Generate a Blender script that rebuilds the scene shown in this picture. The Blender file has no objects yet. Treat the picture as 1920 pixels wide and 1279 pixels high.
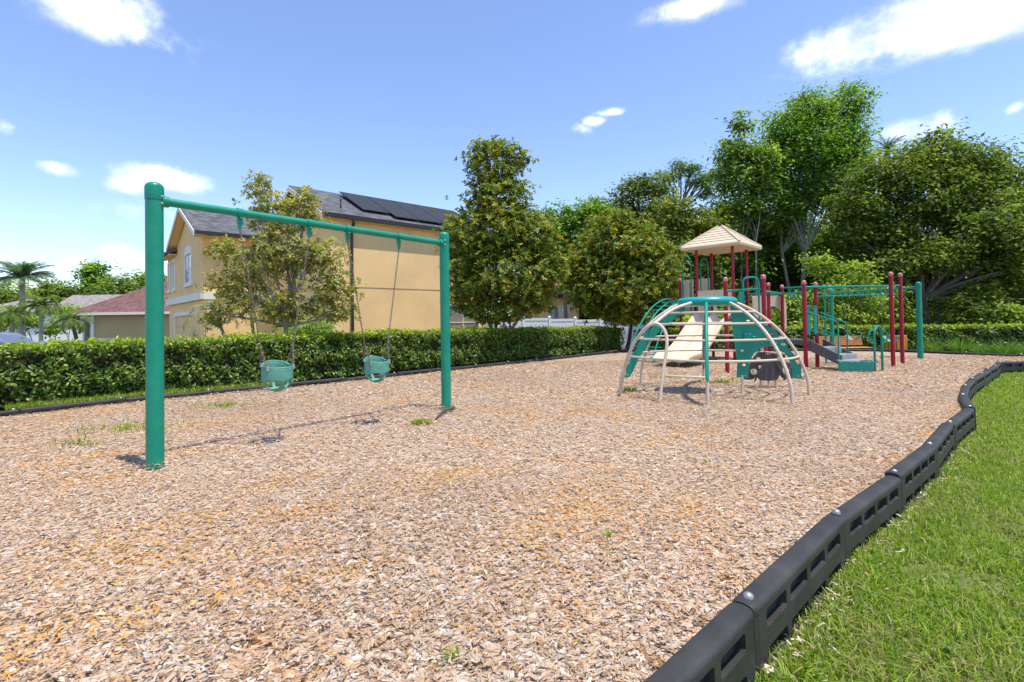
import bpy, math, random
import numpy as np
from mathutils import Vector, Matrix

random.seed(7)
rng = np.random.default_rng(11)
R = math.radians
sc = bpy.context.scene
col = sc.collection

# ---------------------------------------------------------------- camera
CAM_H = 1.25
FPX = 933.0                      # focal length in pixels of the 1920 px wide photograph
PITCH, ROLL = R(1.0), R(-0.9)
SHIFT = -0.02854
cam_d = bpy.data.cameras.new('camera')
cam = bpy.data.objects.new('camera', cam_d)
col.objects.link(cam)
cam_d.sensor_width = 36.0
cam_d.sensor_fit = 'HORIZONTAL'
cam_d.lens = FPX / 1920 * 36
cam_d.shift_y = SHIFT
cam_d.clip_start = 0.05
cam_d.clip_end = 3000
CM = Matrix.Translation((0, 0, CAM_H)) @ Matrix.Rotation(R(90) + PITCH, 4, 'X') @ Matrix.Rotation(ROLL, 4, 'Z')
cam.matrix_world = CM
sc.camera = cam
CR = CM.to_3x3()

def ray(px, py):
    return (CR @ Vector(((px - 960) / FPX, (639.5 - py + SHIFT * 1920) / FPX, -1))).normalized()

def G(px, py, z=0.0):
    """point of the horizontal plane z seen at that place of the photograph"""
    d = ray(px, py)
    k = (z - CAM_H) / d.z
    return Vector((d.x * k, d.y * k, z))

def D(px, py, Y):
    """point at distance Y in front of the camera seen at that place of the photograph"""
    d = ray(px, py)
    k = Y / d.y
    return Vector((d.x * k, Y, CAM_H + d.z * k))

def proj(P):
    q = CR.transposed() @ (Vector(P) - Vector((0, 0, CAM_H)))
    return 960 + FPX * q.x / -q.z, 639.5 + SHIFT * 1920 - FPX * q.y / -q.z

# ---------------------------------------------------------------- sky and sun
SUN = Vector((0.54, -0.36, 2.35)).normalized()      # towards the sun
SUN_EL = math.asin(SUN.z)
SUN_AZ = math.atan2(SUN.x, SUN.y)                   # from +Y towards +X
SKY_STRENGTH = 0.145
world = bpy.data.worlds.new('World')
sc.world = world
world.use_nodes = True
wt = world.node_tree
wt.nodes.clear()
def wn(kind, **kw):
    n = wt.nodes.new(kind)
    for k, v in kw.items():
        setattr(n, k, v)
    return n
wl = wt.links.new
w_out = wn('ShaderNodeOutputWorld')
w_bg = wn('ShaderNodeBackground')
w_bg.inputs['Strength'].default_value = SKY_STRENGTH
w_sky = wn('ShaderNodeTexSky', sky_type='NISHITA')
w_sky.sun_disc = False
w_sky.sun_elevation = SUN_EL
w_sky.sun_rotation = SUN_AZ
w_sky.altitude = 0
w_sky.air_density = 1.0
w_sky.dust_density = 0.15
w_sky.ozone_density = 3.2
w_tc = wn('ShaderNodeTexCoord')
w_n1 = wn('ShaderNodeTexNoise')
w_n1.inputs['Scale'].default_value = 7.0
w_n1.inputs['Detail'].default_value = 12.0
w_n1.inputs['Roughness'].default_value = 0.63
w_n1.inputs['Distortion'].default_value = 0.1
w_map = wn('ShaderNodeMapping')
w_map.inputs['Scale'].default_value = (1, 1, 1.4)
wl(w_tc.outputs['Generated'], w_map.inputs['Vector'])
wl(w_map.outputs['Vector'], w_n1.inputs['Vector'])
# the clouds of the day: direction, angular half width, half height, strength
CLOUDS = [(215, 30, 130, 62, 1.0), (290, 75, 50, 30, .75), (250, 130, 55, 22, .5), (1700, 55, 240, 62, 1.0), (1560, 85, 110, 40, .95), (1850, 20, 150, 60, 1.0),
          (1310, 8, 130, 26, .8), (1745, 236, 88, 30, 1.15), (1690, 262, 60, 18, .7), (1086, 240, 26, 15, .75), (1112, 227, 32, 13, .85), (1142, 212, 36, 10, .8), (104, 314, 52, 18, .85), (300, 332, 95, 26, .95), (245, 345, 50, 22, .8),
          (12, 240, 34, 26, .85), (235, 478, 50, 22, .8), (148, 487, 30, 18, .7), (1905, 200, 22, 14, .7), (310, 400, 120, 26, .45),
          (2400, 150, 260, 70, 1.0), (-500, 250, 260, 50, .9), (-300, 60, 200, 70, 1.0)]
acc = None
for (px, py, hw, hh, st) in CLOUDS:
    c = ray(px, py)
    rt = (ray(px + 30, py) - ray(px - 30, py)) / 60
    up = (ray(px, py - 30) - ray(px, py + 30)) / 60
    rv = rt / rt.length_squared / hw
    uv = up / up.length_squared / hh
    s = wn('ShaderNodeVectorMath', operation='SUBTRACT'); s.inputs[1].default_value = c
    wl(w_tc.outputs['Generated'], s.inputs[0])
    a = wn('ShaderNodeVectorMath', operation='DOT_PRODUCT'); a.inputs[1].default_value = rv; wl(s.outputs[0], a.inputs[0])
    b = wn('ShaderNodeVectorMath', operation='DOT_PRODUCT'); b.inputs[1].default_value = uv; wl(s.outputs[0], b.inputs[0])
    d = wn('ShaderNodeVectorMath', operation='DOT_PRODUCT'); d.inputs[1].default_value = c; wl(s.outputs[0], d.inputs[0])
    d3 = wn('ShaderNodeMath', operation='MULTIPLY'); d3.inputs[1].default_value = 6.0; wl(d.outputs['Value'], d3.inputs[0])
    cx = wn('ShaderNodeCombineXYZ'); wl(a.outputs['Value'], cx.inputs[0]); wl(b.outputs['Value'], cx.inputs[1]); wl(d3.outputs[0], cx.inputs[2])
    ln = wn('ShaderNodeVectorMath', operation='LENGTH'); wl(cx.outputs[0], ln.inputs[0])
    mr = wn('ShaderNodeMapRange', interpolation_type='SMOOTHSTEP')
    mr.inputs['From Min'].default_value = 1.7; mr.inputs['From Max'].default_value = 0.0
    mr.inputs['To Min'].default_value = 0.0; mr.inputs['To Max'].default_value = st
    wl(ln.outputs['Value'], mr.inputs['Value'])
    if acc is None:
        acc = mr.outputs[0]
    else:
        m = wn('ShaderNodeMath', operation='MAXIMUM'); wl(acc, m.inputs[0]); wl(mr.outputs[0], m.inputs[1]); acc = m.outputs[0]
w_sub = wn('ShaderNodeMath', operation='MULTIPLY_ADD'); w_sub.inputs[1].default_value = 3.6; w_sub.inputs[2].default_value = -1.75
wl(w_n1.outputs['Fac'], w_sub.inputs[0])
w_add = wn('ShaderNodeMath', operation='ADD'); wl(acc, w_add.inputs[0]); wl(w_sub.outputs[0], w_add.inputs[1])
w_gate = wn('ShaderNodeMapRange', interpolation_type='SMOOTHSTEP')
w_gate.inputs['From Min'].default_value = 0.24; w_gate.inputs['From Max'].default_value = 1.45
wl(w_add.outputs[0], w_gate.inputs['Value'])
w_mul = wn('ShaderNodeMath', operation='MULTIPLY'); wl(w_gate.outputs[0], w_mul.inputs[0]); 
w_acc2 = wn('ShaderNodeMapRange'); w_acc2.inputs['From Max'].default_value = 0.6; wl(acc, w_acc2.inputs['Value'])
wl(w_acc2.outputs[0], w_mul.inputs[1])
w_mix = wn('ShaderNodeMix', data_type='RGBA')
w_n2 = wn('ShaderNodeTexNoise'); w_n2.inputs['Scale'].default_value = 13.0; w_n2.inputs['Detail'].default_value = 6.0
wl(w_map.outputs['Vector'], w_n2.inputs['Vector'])
w_cc = wn('ShaderNodeMix', data_type='RGBA'); w_cc.inputs['A'].default_value = (4.3, 4.7, 5.4, 1); w_cc.inputs['B'].default_value = (7.6, 7.7, 7.8, 1)
w_cr = wn('ShaderNodeMapRange'); w_cr.inputs['From Min'].default_value = .32; w_cr.inputs['From Max'].default_value = .55
wl(w_n2.outputs['Fac'], w_cr.inputs['Value']); wl(w_cr.outputs[0], w_cc.inputs['Factor']); wl(w_cc.outputs['Result'], w_mix.inputs['B'])
wl(w_mul.outputs[0], w_mix.inputs['Factor'])
w_tint = wn('ShaderNodeMix', data_type='RGBA', blend_type='MULTIPLY'); w_tint.inputs['Factor'].default_value = 1.0; w_tint.inputs['B'].default_value = (1.0, .955, 1.03, 1)
wl(w_sky.outputs['Color'], w_tint.inputs['A']); wl(w_tint.outputs['Result'], w_mix.inputs['A'])
wl(w_mix.outputs['Result'], w_bg.inputs['Color'])
wl(w_bg.outputs[0], w_out.inputs['Surface'])

sun_d = bpy.data.lights.new('sun', 'SUN')
sun_d.energy = 3.3
sun_d.angle = R(0.55)
sun_d.color = (1.0, 0.955, 0.88)
sun = bpy.data.objects.new('sun', sun_d)
col.objects.link(sun)
sun.rotation_euler = (-SUN).to_track_quat('-Z', 'Y').to_euler()
sun.location = (5, -5, 20)

sc.view_settings.view_transform = 'Standard'
sc.view_settings.look = 'None'
sc.view_settings.gamma = 1.0
sc.view_settings.exposure = 0.80
sc.view_settings.use_curve_mapping = False
sc.render.engine = 'CYCLES'
sc.cycles.max_bounces = 8
sc.cycles.diffuse_bounces = 4
sc.cycles.transparent_max_bounces = 8

# ---------------------------------------------------------------- materials
def new_mat(name):
    m = bpy.data.materials.new(name)
    m.use_nodes = True
    nt = m.node_tree
    nt.nodes.clear()
    return m, nt, nt.nodes.new, nt.links.new

def plain(name, c, rough=0.5, var=0.12, scale=6.0, bump=0.0, bscale=60.0, metal=0.0, spec=0.5, c2=None, stretch=(1, 1, 1)):
    m, nt, N, L = new_mat(name)
    out = N('ShaderNodeOutputMaterial'); p = N('ShaderNodeBsdfPrincipled')
    p.inputs['Roughness'].default_value = rough
    p.inputs['Metallic'].default_value = metal
    p.inputs['Specular IOR Level'].default_value = spec
    tc = N('ShaderNodeTexCoord'); mp = N('ShaderNodeMapping'); mp.inputs['Scale'].default_value = stretch
    L(tc.outputs['Object'], mp.inputs['Vector'])
    n = N('ShaderNodeTexNoise'); n.inputs['Scale'].default_value = scale; n.inputs['Detail'].default_value = 7; n.inputs['Roughness'].default_value = .6
    L(mp.outputs['Vector'], n.inputs['Vector'])
    mx = N('ShaderNodeMix'); mx.data_type = 'RGBA'
    lo = c2 if c2 else tuple(x * (1 - var) for x in c)
    hi = c if c2 else tuple(min(1, x * (1 + var)) for x in c)
    mx.inputs['A'].default_value = (*lo, 1); mx.inputs['B'].default_value = (*hi, 1)
    mr = N('ShaderNodeMapRange'); mr.inputs['From Min'].default_value = .3; mr.inputs['From Max'].default_value = .7
    L(n.outputs['Fac'], mr.inputs['Value']); L(mr.outputs[0], mx.inputs['Factor'])
    L(mx.outputs['Result'], p.inputs['Base Color'])
    r2 = N('ShaderNodeMapRange'); r2.inputs['To Min'].default_value = max(.05, rough - .08); r2.inputs['To Max'].default_value = min(1, rough + .1)
    L(n.outputs['Fac'], r2.inputs['Value']); L(r2.outputs[0], p.inputs['Roughness'])
    if bump:
        nb = N('ShaderNodeTexNoise'); nb.inputs['Scale'].default_value = bscale; nb.inputs['Detail'].default_value = 5
        L(mp.outputs['Vector'], nb.inputs['Vector'])
        b = N('ShaderNodeBump'); b.inputs['Strength'].default_value = bump; b.inputs['Distance'].default_value = .02
        L(nb.outputs['Fac'], b.inputs['Height']); L(b.outputs[0], p.inputs['Normal'])
    L(p.outputs[0], out.inputs[0])
    return m

def leafy(name, rough=0.45, trans=0.35, gloss=0.5, tcol=(1.25, 1.3, .5)):
    """leaf material: colour comes from the leaf's own 'tint' attribute"""
    m, nt, N, L = new_mat(name)
    out = N('ShaderNodeOutputMaterial')
    at = N('ShaderNodeAttribute'); at.attribute_name = 'tint'
    p = N('ShaderNodeBsdfPrincipled'); p.inputs['Roughness'].default_value = rough; p.inputs['Specular IOR Level'].default_value = gloss
    t = N('ShaderNodeBsdfTranslucent')
    mu = N('ShaderNodeMix'); mu.data_type = 'RGBA'; mu.blend_type = 'MULTIPLY'; mu.inputs['Factor'].default_value = 1
    mu.inputs['B'].default_value = (*tcol, 1)
    L(at.outputs['Color'], mu.inputs['A']); L(mu.outputs['Result'], t.inputs['Color'])
    L(at.outputs['Color'], p.inputs['Base Color'])
    ms = N('ShaderNodeMixShader'); ms.inputs[0].default_value = trans
    L(p.outputs[0], ms.inputs[1]); L(t.outputs[0], ms.inputs[2]); L(ms.outputs[0], out.inputs[0])
    return m

M = {}
M['green'] = plain('green_powder_coat', (0.012, 0.27, 0.165), .40, .14, 7, .08, 45, spec=.35, c2=(0.0, .225, .135))
M['teal'] = plain('teal_powder_coat', (0.0, 0.29, 0.22), .36, .07, 5, .03, 90, spec=.35)
M['green_plastic'] = plain('green_plastic_sheet', (0.0, 0.25, 0.175), .45, .08, 7, .05, 120)
M['ring'] = plain('teal_moulded_plastic', (0.0, 0.33, 0.29), .35, .06, 5, .02, 60)
M['seat'] = plain('faded_green_rubber', (0.10, 0.30, 0.22), .6, .18, 12, .15, 60)
M['red'] = plain('maroon_powder_coat', (0.33, 0.006, 0.028), .36, .08, 5, .03, 90, spec=.35)
M['tan'] = plain('tan_powder_coat', (0.60, 0.50, 0.38), .4, .08, 6, .03, 90)
M['tan_plastic'] = plain('tan_moulded_plastic', (0.68, 0.54, 0.37), .42, .07, 4, .05, 50)
M['galv'] = plain('galvanised_chain', (0.26, 0.235, 0.21), .5, .3, 30, 0, metal=.4, c2=(.16, .09, .055))
M['steel'] = plain('steel_bolt', (0.42, 0.41, 0.39), .42, .15, 20, 0, metal=.7)
M['grey_plastic'] = plain('grey_coated_step', (0.10, 0.095, 0.095), .55, .12, 8, .2, 90)
M['lightgrey'] = plain('light_grey_coated_step', (0.27, 0.27, 0.27), .55, .12, 8, .2, 90)
M['black'] = plain('charcoal_moulded_plastic', (0.055, 0.05, 0.055), .5, .2, 8, .2, 60)
M['border'] = plain('black_recycled_plastic', (0.058, 0.054, 0.050), .50, .35, 4, .2, 120, spec=.28, c2=(.024, .0235, .0235))
M['bench'] = plain('stained_bench_slat', (0.50, 0.23, 0.07), .55, .2, 6, .2, 40, stretch=(1, 1, 8))
M['bin'] = plain('yellow_pine_slat', (0.60, 0.29, 0.03), .55, .2, 6, .2, 40, stretch=(6, 6, 1))
M['bark'] = plain('grey_bark', (0.24, 0.205, 0.165), .9, .3, 5, .9, 22, c2=(.12, .095, .07), stretch=(1, 1, .3))
M['bark_pale'] = plain('pale_bark', (0.46, 0.42, 0.36), .9, .3, 5, .8, 22, c2=(.24, .21, .17), stretch=(1, 1, .4))
M['bark_dark'] = plain('dark_bark', (0.11, 0.085, 0.06), .9, .3, 5, .9, 22, c2=(.05, .04, .03), stretch=(1, 1, .3))
M['twig'] = plain('hedge_shade_twigs', (0.030, 0.026, 0.014), .95, .4, 20, .5, 40)  # near black carries the hedge's inner shade; palm frond ribs share it
M['leaf'] = leafy('broad_leaf', .46, .42, .32)
M['leaf_soft'] = leafy('soft_leaf', .55, .48, .25)
M['hedge_leaf'] = leafy('hedge_leaf', .42, .32, .42)
M['blade'] = leafy('grass_blade', .5, .42, .35)
M['chip'] = leafy('wood_chip', .85, .0, .15)
def stucco(name, c):
    return plain(name, c, .88, .075, .9, .35, 60, spec=.2)
M['stucco'] = stucco('apricot_stucco', (0.92, 0.60, 0.28))
M['stucco_tan'] = stucco('tan_stucco', (0.50, 0.37, 0.20))
M['stucco_cream'] = stucco('cream_stucco', (0.72, 0.63, 0.50))
M['red_cap_glare'] = plain('glare_pale_red_cap', (0.55, 0.20, 0.20), .4, .1, 8)  # post red made paler: sun glare on the caps put into the colour
M['trim'] = plain('cream_trim', (0.84, 0.76, 0.62), .6, .04, 3, .05, 90)
M['vinyl'] = plain('white_vinyl', (0.82, 0.82, 0.82), .4, .03, 2)
M['gutter'] = plain('dark_bronze_gutter', (0.028, 0.022, 0.02), .4, .2, 5)
M['solar'] = plain('solar_mat', (0.030, 0.033, 0.040), .62, .2, 4, spec=.2)
M['asphalt'] = plain('asphalt', (0.06, 0.06, 0.06), .9, .2, 20, .4, 120)
def shingle(name, c, c2):
    m = plain(name, c, .95, .2, 2.5, .6, 40, spec=.15, c2=c2)
    nt = m.node_tree; N = nt.nodes.new; L = nt.links.new
    p = [n for n in nt.nodes if n.type == 'BSDF_PRINCIPLED'][0]
    tc = [n for n in nt.nodes if n.type == 'TEX_COORD'][0]
    br = N('ShaderNodeTexNoise'); br.inputs['Scale'].default_value = 1.0; br.inputs['Detail'].default_value = 3
    mp = N('ShaderNodeMapping'); mp.inputs['Scale'].default_value = (3, 3, 9)
    L(tc.outputs['Object'], mp.inputs[0]); L(mp.outputs[0], br.inputs[0])
    old = p.inputs['Base Color'].links[0].from_socket
    mx = N('ShaderNodeMix'); mx.data_type = 'RGBA'; mx.blend_type = 'MULTIPLY'; mx.inputs['Factor'].default_value = .8
    rp = N('ShaderNodeMapRange'); rp.inputs['From Min'].default_value = .35; rp.inputs['From Max'].default_value = .65; rp.inputs['To Min'].default_value = .62; rp.inputs['To Max'].default_value = 1.25
    L(br.outputs['Fac'], rp.inputs['Value'])
    L(old, mx.inputs['A']); L(rp.outputs[0], mx.inputs['B']); L(mx.outputs['Result'], p.inputs['Base Color'])
    return m
M['shingle'] = shingle('charcoal_shingles', (0.15, 0.15, 0.16), (0.085, 0.085, 0.092))
M['shingle_red'] = shingle('maroon_shingles', (0.22, 0.115, 0.10), (0.13, 0.07, 0.062))
M['shingle_grey'] = shingle('grey_shingles', (0.33, 0.29, 0.27), (0.22, 0.19, 0.18))

def glass_pane(name):
    m, nt, N, L = new_mat(name)
    out = N('ShaderNodeOutputMaterial'); p = N('ShaderNodeBsdfPrincipled')
    p.inputs['Base Color'].default_value = (.30, .32, .34, 1); p.inputs['Roughness'].default_value = .08
    p.inputs['Specular IOR Level'].default_value = .8
    tc = N('ShaderNodeTexCoord'); w = N('ShaderNodeTexWave'); w.bands_direction = 'Z'; w.inputs['Scale'].default_value = 9
    L(tc.outputs['Object'], w.inputs[0])
    mx = N('ShaderNodeMix'); mx.data_type = 'RGBA'; mx.inputs['A'].default_value = (.20, .21, .23, 1); mx.inputs['B'].default_value = (.42, .43, .44, 1)
    L(w.outputs['Fac'], mx.inputs['Factor']); L(mx.outputs['Result'], p.inputs['Base Color'])
    L(p.outputs[0], out.inputs[0])
    return m
M['pane'] = glass_pane('window_glass_with_blinds')
M['pane_dark'] = plain('dark_window_glass', (0.06, 0.065, 0.07), .08, .2, 2, spec=.8)
M['blind'] = plain('drawn_white_blind', (0.62, 0.64, 0.68), .4, .05, 2)

# mulch sheet and lawn sheet
def mulch_mat():
    m, nt, N, L = new_mat('wood_chip_mulch')
    out = N('ShaderNodeOutputMaterial'); p = N('ShaderNodeBsdfPrincipled'); p.inputs['Roughness'].default_value = .95; p.inputs['Specular IOR Level'].default_value = .15
    tc = N('ShaderNodeTexCoord')
    wob = N('ShaderNodeTexNoise'); wob.inputs['Scale'].default_value = 9; wob.inputs['Detail'].default_value = 3
    L(tc.outputs['Object'], wob.inputs[0])
    wa = N('ShaderNodeVectorMath'); wa.operation = 'MULTIPLY_ADD'; wa.inputs[1].default_value = (.12, .12, 0)
    L(wob.outputs['Color'], wa.inputs[0]); L(tc.outputs['Object'], wa.inputs[2])
    v = N('ShaderNodeTexVoronoi'); v.inputs['Scale'].default_value = 34; v.inputs['Randomness'].default_value = 1
    mp = N('ShaderNodeMapping'); mp.inputs['Scale'].default_value = (1, 1.7, 1); mp.inputs['Rotation'].default_value = (0, 0, .5)
    L(wa.outputs[0], mp.inputs[0]); L(mp.outputs[0], v.inputs['Vector'])
    sep = N('ShaderNodeSeparateColor'); L(v.outputs['Color'], sep.inputs[0])
    rp = N('ShaderNodeValToRGB')
    e = rp.color_ramp.elements
    e[0].position = 0; e[0].color = (.13, .075, .04, 1)
    e[1].position = 1; e[1].color = (.66, .56, .46, 1)
    for pos, c in ((.12, (.24, .15, .09, 1)), (.3, (.40, .29, .20, 1)), (.5, (.46, .36, .28, 1)), (.7, (.50, .33, .17, 1)), (.85, (.56, .46, .38, 1))):
        x = e.new(pos); x.color = c
    L(sep.outputs[0], rp.inputs[0])
    big = N('ShaderNodeTexNoise'); big.inputs['Scale'].default_value = 1.3; big.inputs['Detail'].default_value = 6; big.inputs['Roughness'].default_value = .65
    L(tc.outputs['Object'], big.inputs[0])
    br = N('ShaderNodeMapRange'); br.inputs['From Min'].default_value = .52; br.inputs['From Max'].default_value = .74; L(big.outputs['Fac'], br.inputs['Value'])
    mu = N('ShaderNodeMix'); mu.data_type = 'RGBA'; mu.blend_type = 'MULTIPLY'; mu.inputs['B'].default_value = (1.15, .78, .42, 1)
    L(br.outputs[0], mu.inputs['Factor']); L(rp.outputs[0], mu.inputs['A']); L(mu.outputs['Result'], p.inputs['Base Color'])
    b = N('ShaderNodeBump'); b.inputs['Strength'].default_value = 1; b.inputs['Distance'].default_value = .02
    L(sep.outputs[1], b.inputs['Height']); L(b.outputs[0], p.inputs['Normal'])
    L(p.outputs[0], out.inputs[0])
    return m
M['mulch'] = mulch_mat()
M['soil'] = plain('leaf_litter_soil', (0.20, 0.13, 0.075), .95, .4, 14, .8, 50, c2=(.09, .06, .035))
M['lawn'] = plain('lawn_thatch', (0.10, 0.16, 0.025), .95, .3, 5, .8, 70, c2=(.17, .15, .05))
M['ground'] = plain('rough_grass_ground', (0.09, 0.13, 0.03), .95, .3, .6, .6, 30, c2=(.12, .10, .045))

# ---------------------------------------------------------------- mesh helpers
def tag(o, label, cat, group=None):
    o['label'] = label
    o['category'] = cat
    if group:
        o['group'] = group
    return o

def structure(o):
    o['kind'] = 'structure'
    return o

def empty(name, loc=(0, 0, 0), rz=0.0):
    o = bpy.data.objects.new(name, None)
    col.objects.link(o)
    o.location = loc
    o.rotation_euler = (0, 0, rz)
    o.empty_display_size = .2
    return o

def link_mesh(name, me, mat, parent=None, local=False):
    o = bpy.data.objects.new(name, me)
    col.objects.link(o)
    if mat is not None and not me.materials:
        me.materials.append(M[mat] if isinstance(mat, str) else mat)
    if parent is not None:
        o.parent = parent
        if parent.type == 'EMPTY' and not local:
            o.matrix_parent_inverse = (Matrix.Translation(parent.location) @ parent.rotation_euler.to_matrix().to_4x4()).inverted()
    return o

def np_mesh(name, V, F, mat, parent=None, tint=None, smooth=False):
    """V (n,3), F (m,k) faces all with k corners"""
    V = np.ascontiguousarray(V, dtype=np.float32); F = np.ascontiguousarray(F, dtype=np.int32)
    me = bpy.data.meshes.new(name)
    k = F.shape[1]
    me.vertices.add(len(V)); me.vertices.foreach_set('co', V.ravel())
    me.loops.add(F.size); me.loops.foreach_set('vertex_index', F.ravel())
    me.polygons.add(len(F)); me.polygons.foreach_set('loop_start', np.arange(0, F.size, k, dtype=np.int32))
    if smooth:
        me.polygons.foreach_set('use_smooth', np.ones(len(F), dtype=bool))
    me.update(calc_edges=True)
    if tint is not None:
        a = me.attributes.new('tint', 'FLOAT_COLOR', 'POINT')
        c = np.ones((len(V), 4), dtype=np.float32); c[:, :3] = tint
        a.data.foreach_set('color', c.ravel())
    return link_mesh(name, me, mat, parent)

def catmull(pts, n=6):
    P = [Vector(p) for p in pts]
    if len(P) < 3:
        return P
    out = []
    for i in range(len(P) - 1):
        p0 = P[i - 1] if i else P[0] * 2 - P[1]
        p1, p2 = P[i], P[i + 1]
        p3 = P[i + 2] if i + 2 < len(P) else P[-1] * 2 - P[-2]
        for j in range(n):
            t = j / n
            out.append(.5 * ((2 * p1) + (p2 - p0) * t + (2 * p0 - 5 * p1 + 4 * p2 - p3) * t * t + (3 * p1 - p0 - 3 * p2 + p3) * t ** 3))
    out.append(P[-1])
    return out

class MB:
    def __init__(s):
        s.v = []; s.f = []
    def add(s, vs, fs):
        b = len(s.v)
        s.v += [tuple(x) for x in vs]
        s.f += [tuple(i + b for i in f) for f in fs]
        return s
    def box(s, c, size, rz=0.0, bev=0.0):
        x, y, z = (d / 2 for d in size)
        m = Matrix.Rotation(rz, 3, 'Z'); c = Vector(c)
        if bev <= 0:
            vs = [c + m @ Vector((a * x, b * y, d * z)) for d in (-1, 1) for b in (-1, 1) for a in (-1, 1)]
            return s.add(vs, [(0, 2, 3, 1), (4, 5, 7, 6), (0, 1, 5, 4), (2, 6, 7, 3), (0, 4, 6, 2), (1, 3, 7, 5)])
        bv = min(bev, x * .9, y * .9, z * .9)
        ring = lambda ex, ey, zz: [c + m @ Vector((a, b, zz)) for a, b in ((-ex + bv, -ey), (ex - bv, -ey), (ex, -ey + bv), (ex, ey - bv), (ex - bv, ey), (-ex + bv, ey), (-ex, ey - bv), (-ex, -ey + bv))]
        rs = [ring(x - bv, y - bv, -z), ring(x, y, -z + bv), ring(x, y, z - bv), ring(x - bv, y - bv, z)]
        vs = sum(rs, []); fs = []
        for k in range(3):
            for i in range(8):
                j = (i + 1) % 8
                fs.append((k * 8 + i, k * 8 + j, k * 8 + 8 + j, k * 8 + 8 + i))
        fs.append(tuple(range(7, -1, -1))); fs.append(tuple(range(24, 32)))
        return s.add(vs, fs)
    def obox(s, p0, p1, w, h, up=(0, 0, 1)):
        """bar with rectangular section from p0 to p1, w across, h along up"""
        p0, p1 = Vector(p0), Vector(p1)
        d = (p1 - p0).normalized(); u = Vector(up)
        sd = d.cross(u).normalized(); u = sd.cross(d).normalized()
        vs = [p + sd * (a * w / 2) + u * (b * h / 2) for p in (p0, p1) for b in (-1, 1) for a in (-1, 1)]
        return s.add(vs, [(0, 1, 3, 2), (4, 6, 7, 5), (0, 4, 5, 1), (2, 3, 7, 6), (0, 2, 6, 4), (1, 5, 7, 3)])
    def tube(s, pts, r, sides=10, cap=True, closed=False):
        P = [Vector(p) for p in pts]
        n = len(P)
        rad = r if isinstance(r, (list, tuple)) else [r] * n
        if len(rad) != n:
            rad = [rad[0] + (rad[-1] - rad[0]) * i / (n - 1) for i in range(n)]
        tg = []
        for i in range(n):
            if closed:
                t = P[(i + 1) % n] - P[i - 1]
            else:
                t = P[min(i + 1, n - 1)] - P[max(i - 1, 0)]
            tg.append(t.normalized())
        a = Vector((0, 0, 1)) if abs(tg[0].z) < .9 else Vector((1, 0, 0))
        nrm = tg[0].cross(a).normalized()
        vs = []
        for i in range(n):
            nrm = (nrm - tg[i] * nrm.dot(tg[i]))
            nrm = nrm.normalized() if nrm.length > 1e-6 else tg[i].orthogonal().normalized()
            b = tg[i].cross(nrm)
            for k in range(sides):
                an = 2 * math.pi * k / sides
                vs.append(P[i] + (nrm * math.cos(an) + b * math.sin(an)) * rad[i])
        fs = []
        for i in range(n if closed else n - 1):
            j = (i + 1) % n
            for k in range(sides):
                l = (k + 1) % sides
                fs.append((i * sides + k, i * sides + l, j * sides + l, j * sides + k))
        if cap and not closed:
            fs.append(tuple(range(sides - 1, -1, -1)))
            fs.append(tuple((n - 1) * sides + k for k in range(sides)))
        return s.add(vs, fs)
    def lathe(s, c, prof, sides=18, axis='Z'):
        c = Vector(c); vs = []; n = len(prof)
        for (r, z) in prof:
            for k in range(sides):
                an = 2 * math.pi * k / sides
                vs.append(c + Vector((r * math.cos(an), r * math.sin(an), z)))
        fs = []
        for i in range(n - 1):
            for k in range(sides):
                l = (k + 1) % sides
                fs.append((i * sides + k, i * sides + l, (i + 1) * sides + l, (i + 1) * sides + k))
        fs.append(tuple(range(sides - 1, -1, -1))); fs.append(tuple((n - 1) * sides + k for k in range(sides)))
        return s.add(vs, fs)
    def prism(s, poly, n, o=(0, 0, 0)):
        """poly: list of 3-D points of one face, extruded by the vector n"""
        n = Vector(n); k = len(poly)
        vs = [Vector(p) for p in poly] + [Vector(p) + n for p in poly]
        fs = [tuple(range(k - 1, -1, -1)), tuple(range(k, 2 * k))]
        fs += [(i, (i + 1) % k, k + (i + 1) % k, k + i) for i in range(k)]
        return s.add(vs, fs)
    def ball(s, c, r, sides=10, rings=6, sq=(1, 1, 1)):
        prof = [(max(1e-4, r * math.sin(math.pi * i / rings)), -r * math.cos(math.pi * i / rings)) for i in range(rings + 1)]
        b = len(s.v)
        s.lathe((0, 0, 0), prof, sides)
        c = Vector(c)
        s.v[b:] = [(c.x + x * sq[0], c.y + y * sq[1], c.z + z * sq[2]) for x, y, z in s.v[b:]]
        return s
    def mesh(s, name, ang=35):
        me = bpy.data.meshes.new(name)
        me.from_pydata(s.v, [], s.f)
        me.update()
        if ang:
            me.polygons.foreach_set('use_smooth', np.ones(len(me.polygons), dtype=bool))
            me.set_sharp_from_angle(angle=R(ang))
        return me
    def build(s, name, mat, parent=None, ang=35, local=False):
        return link_mesh(name, s.mesh(name, ang), mat, parent, local)

def inside(poly, X, Y):
    """vectorised point in polygon"""
    r = np.zeros(len(X), dtype=bool)
    n = len(poly)
    for i in range(n):
        x0, y0 = poly[i][0], poly[i][1]; x1, y1 = poly[(i + 1) % n][0], poly[(i + 1) % n][1]
        c = ((y0 > Y) != (y1 > Y))
        xx = (x1 - x0) * (Y - y0) / ((y1 - y0) if abs(y1 - y0) > 1e-9 else 1e-9) + x0
        r ^= c & (X < xx)
    return r

def rand_unit(n):
    v = rng.normal(size=(n, 3))
    return v / np.linalg.norm(v, axis=1, keepdims=True)

def norm(v):
    return v / np.maximum(np.linalg.norm(v, axis=1, keepdims=True), 1e-9)

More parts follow.
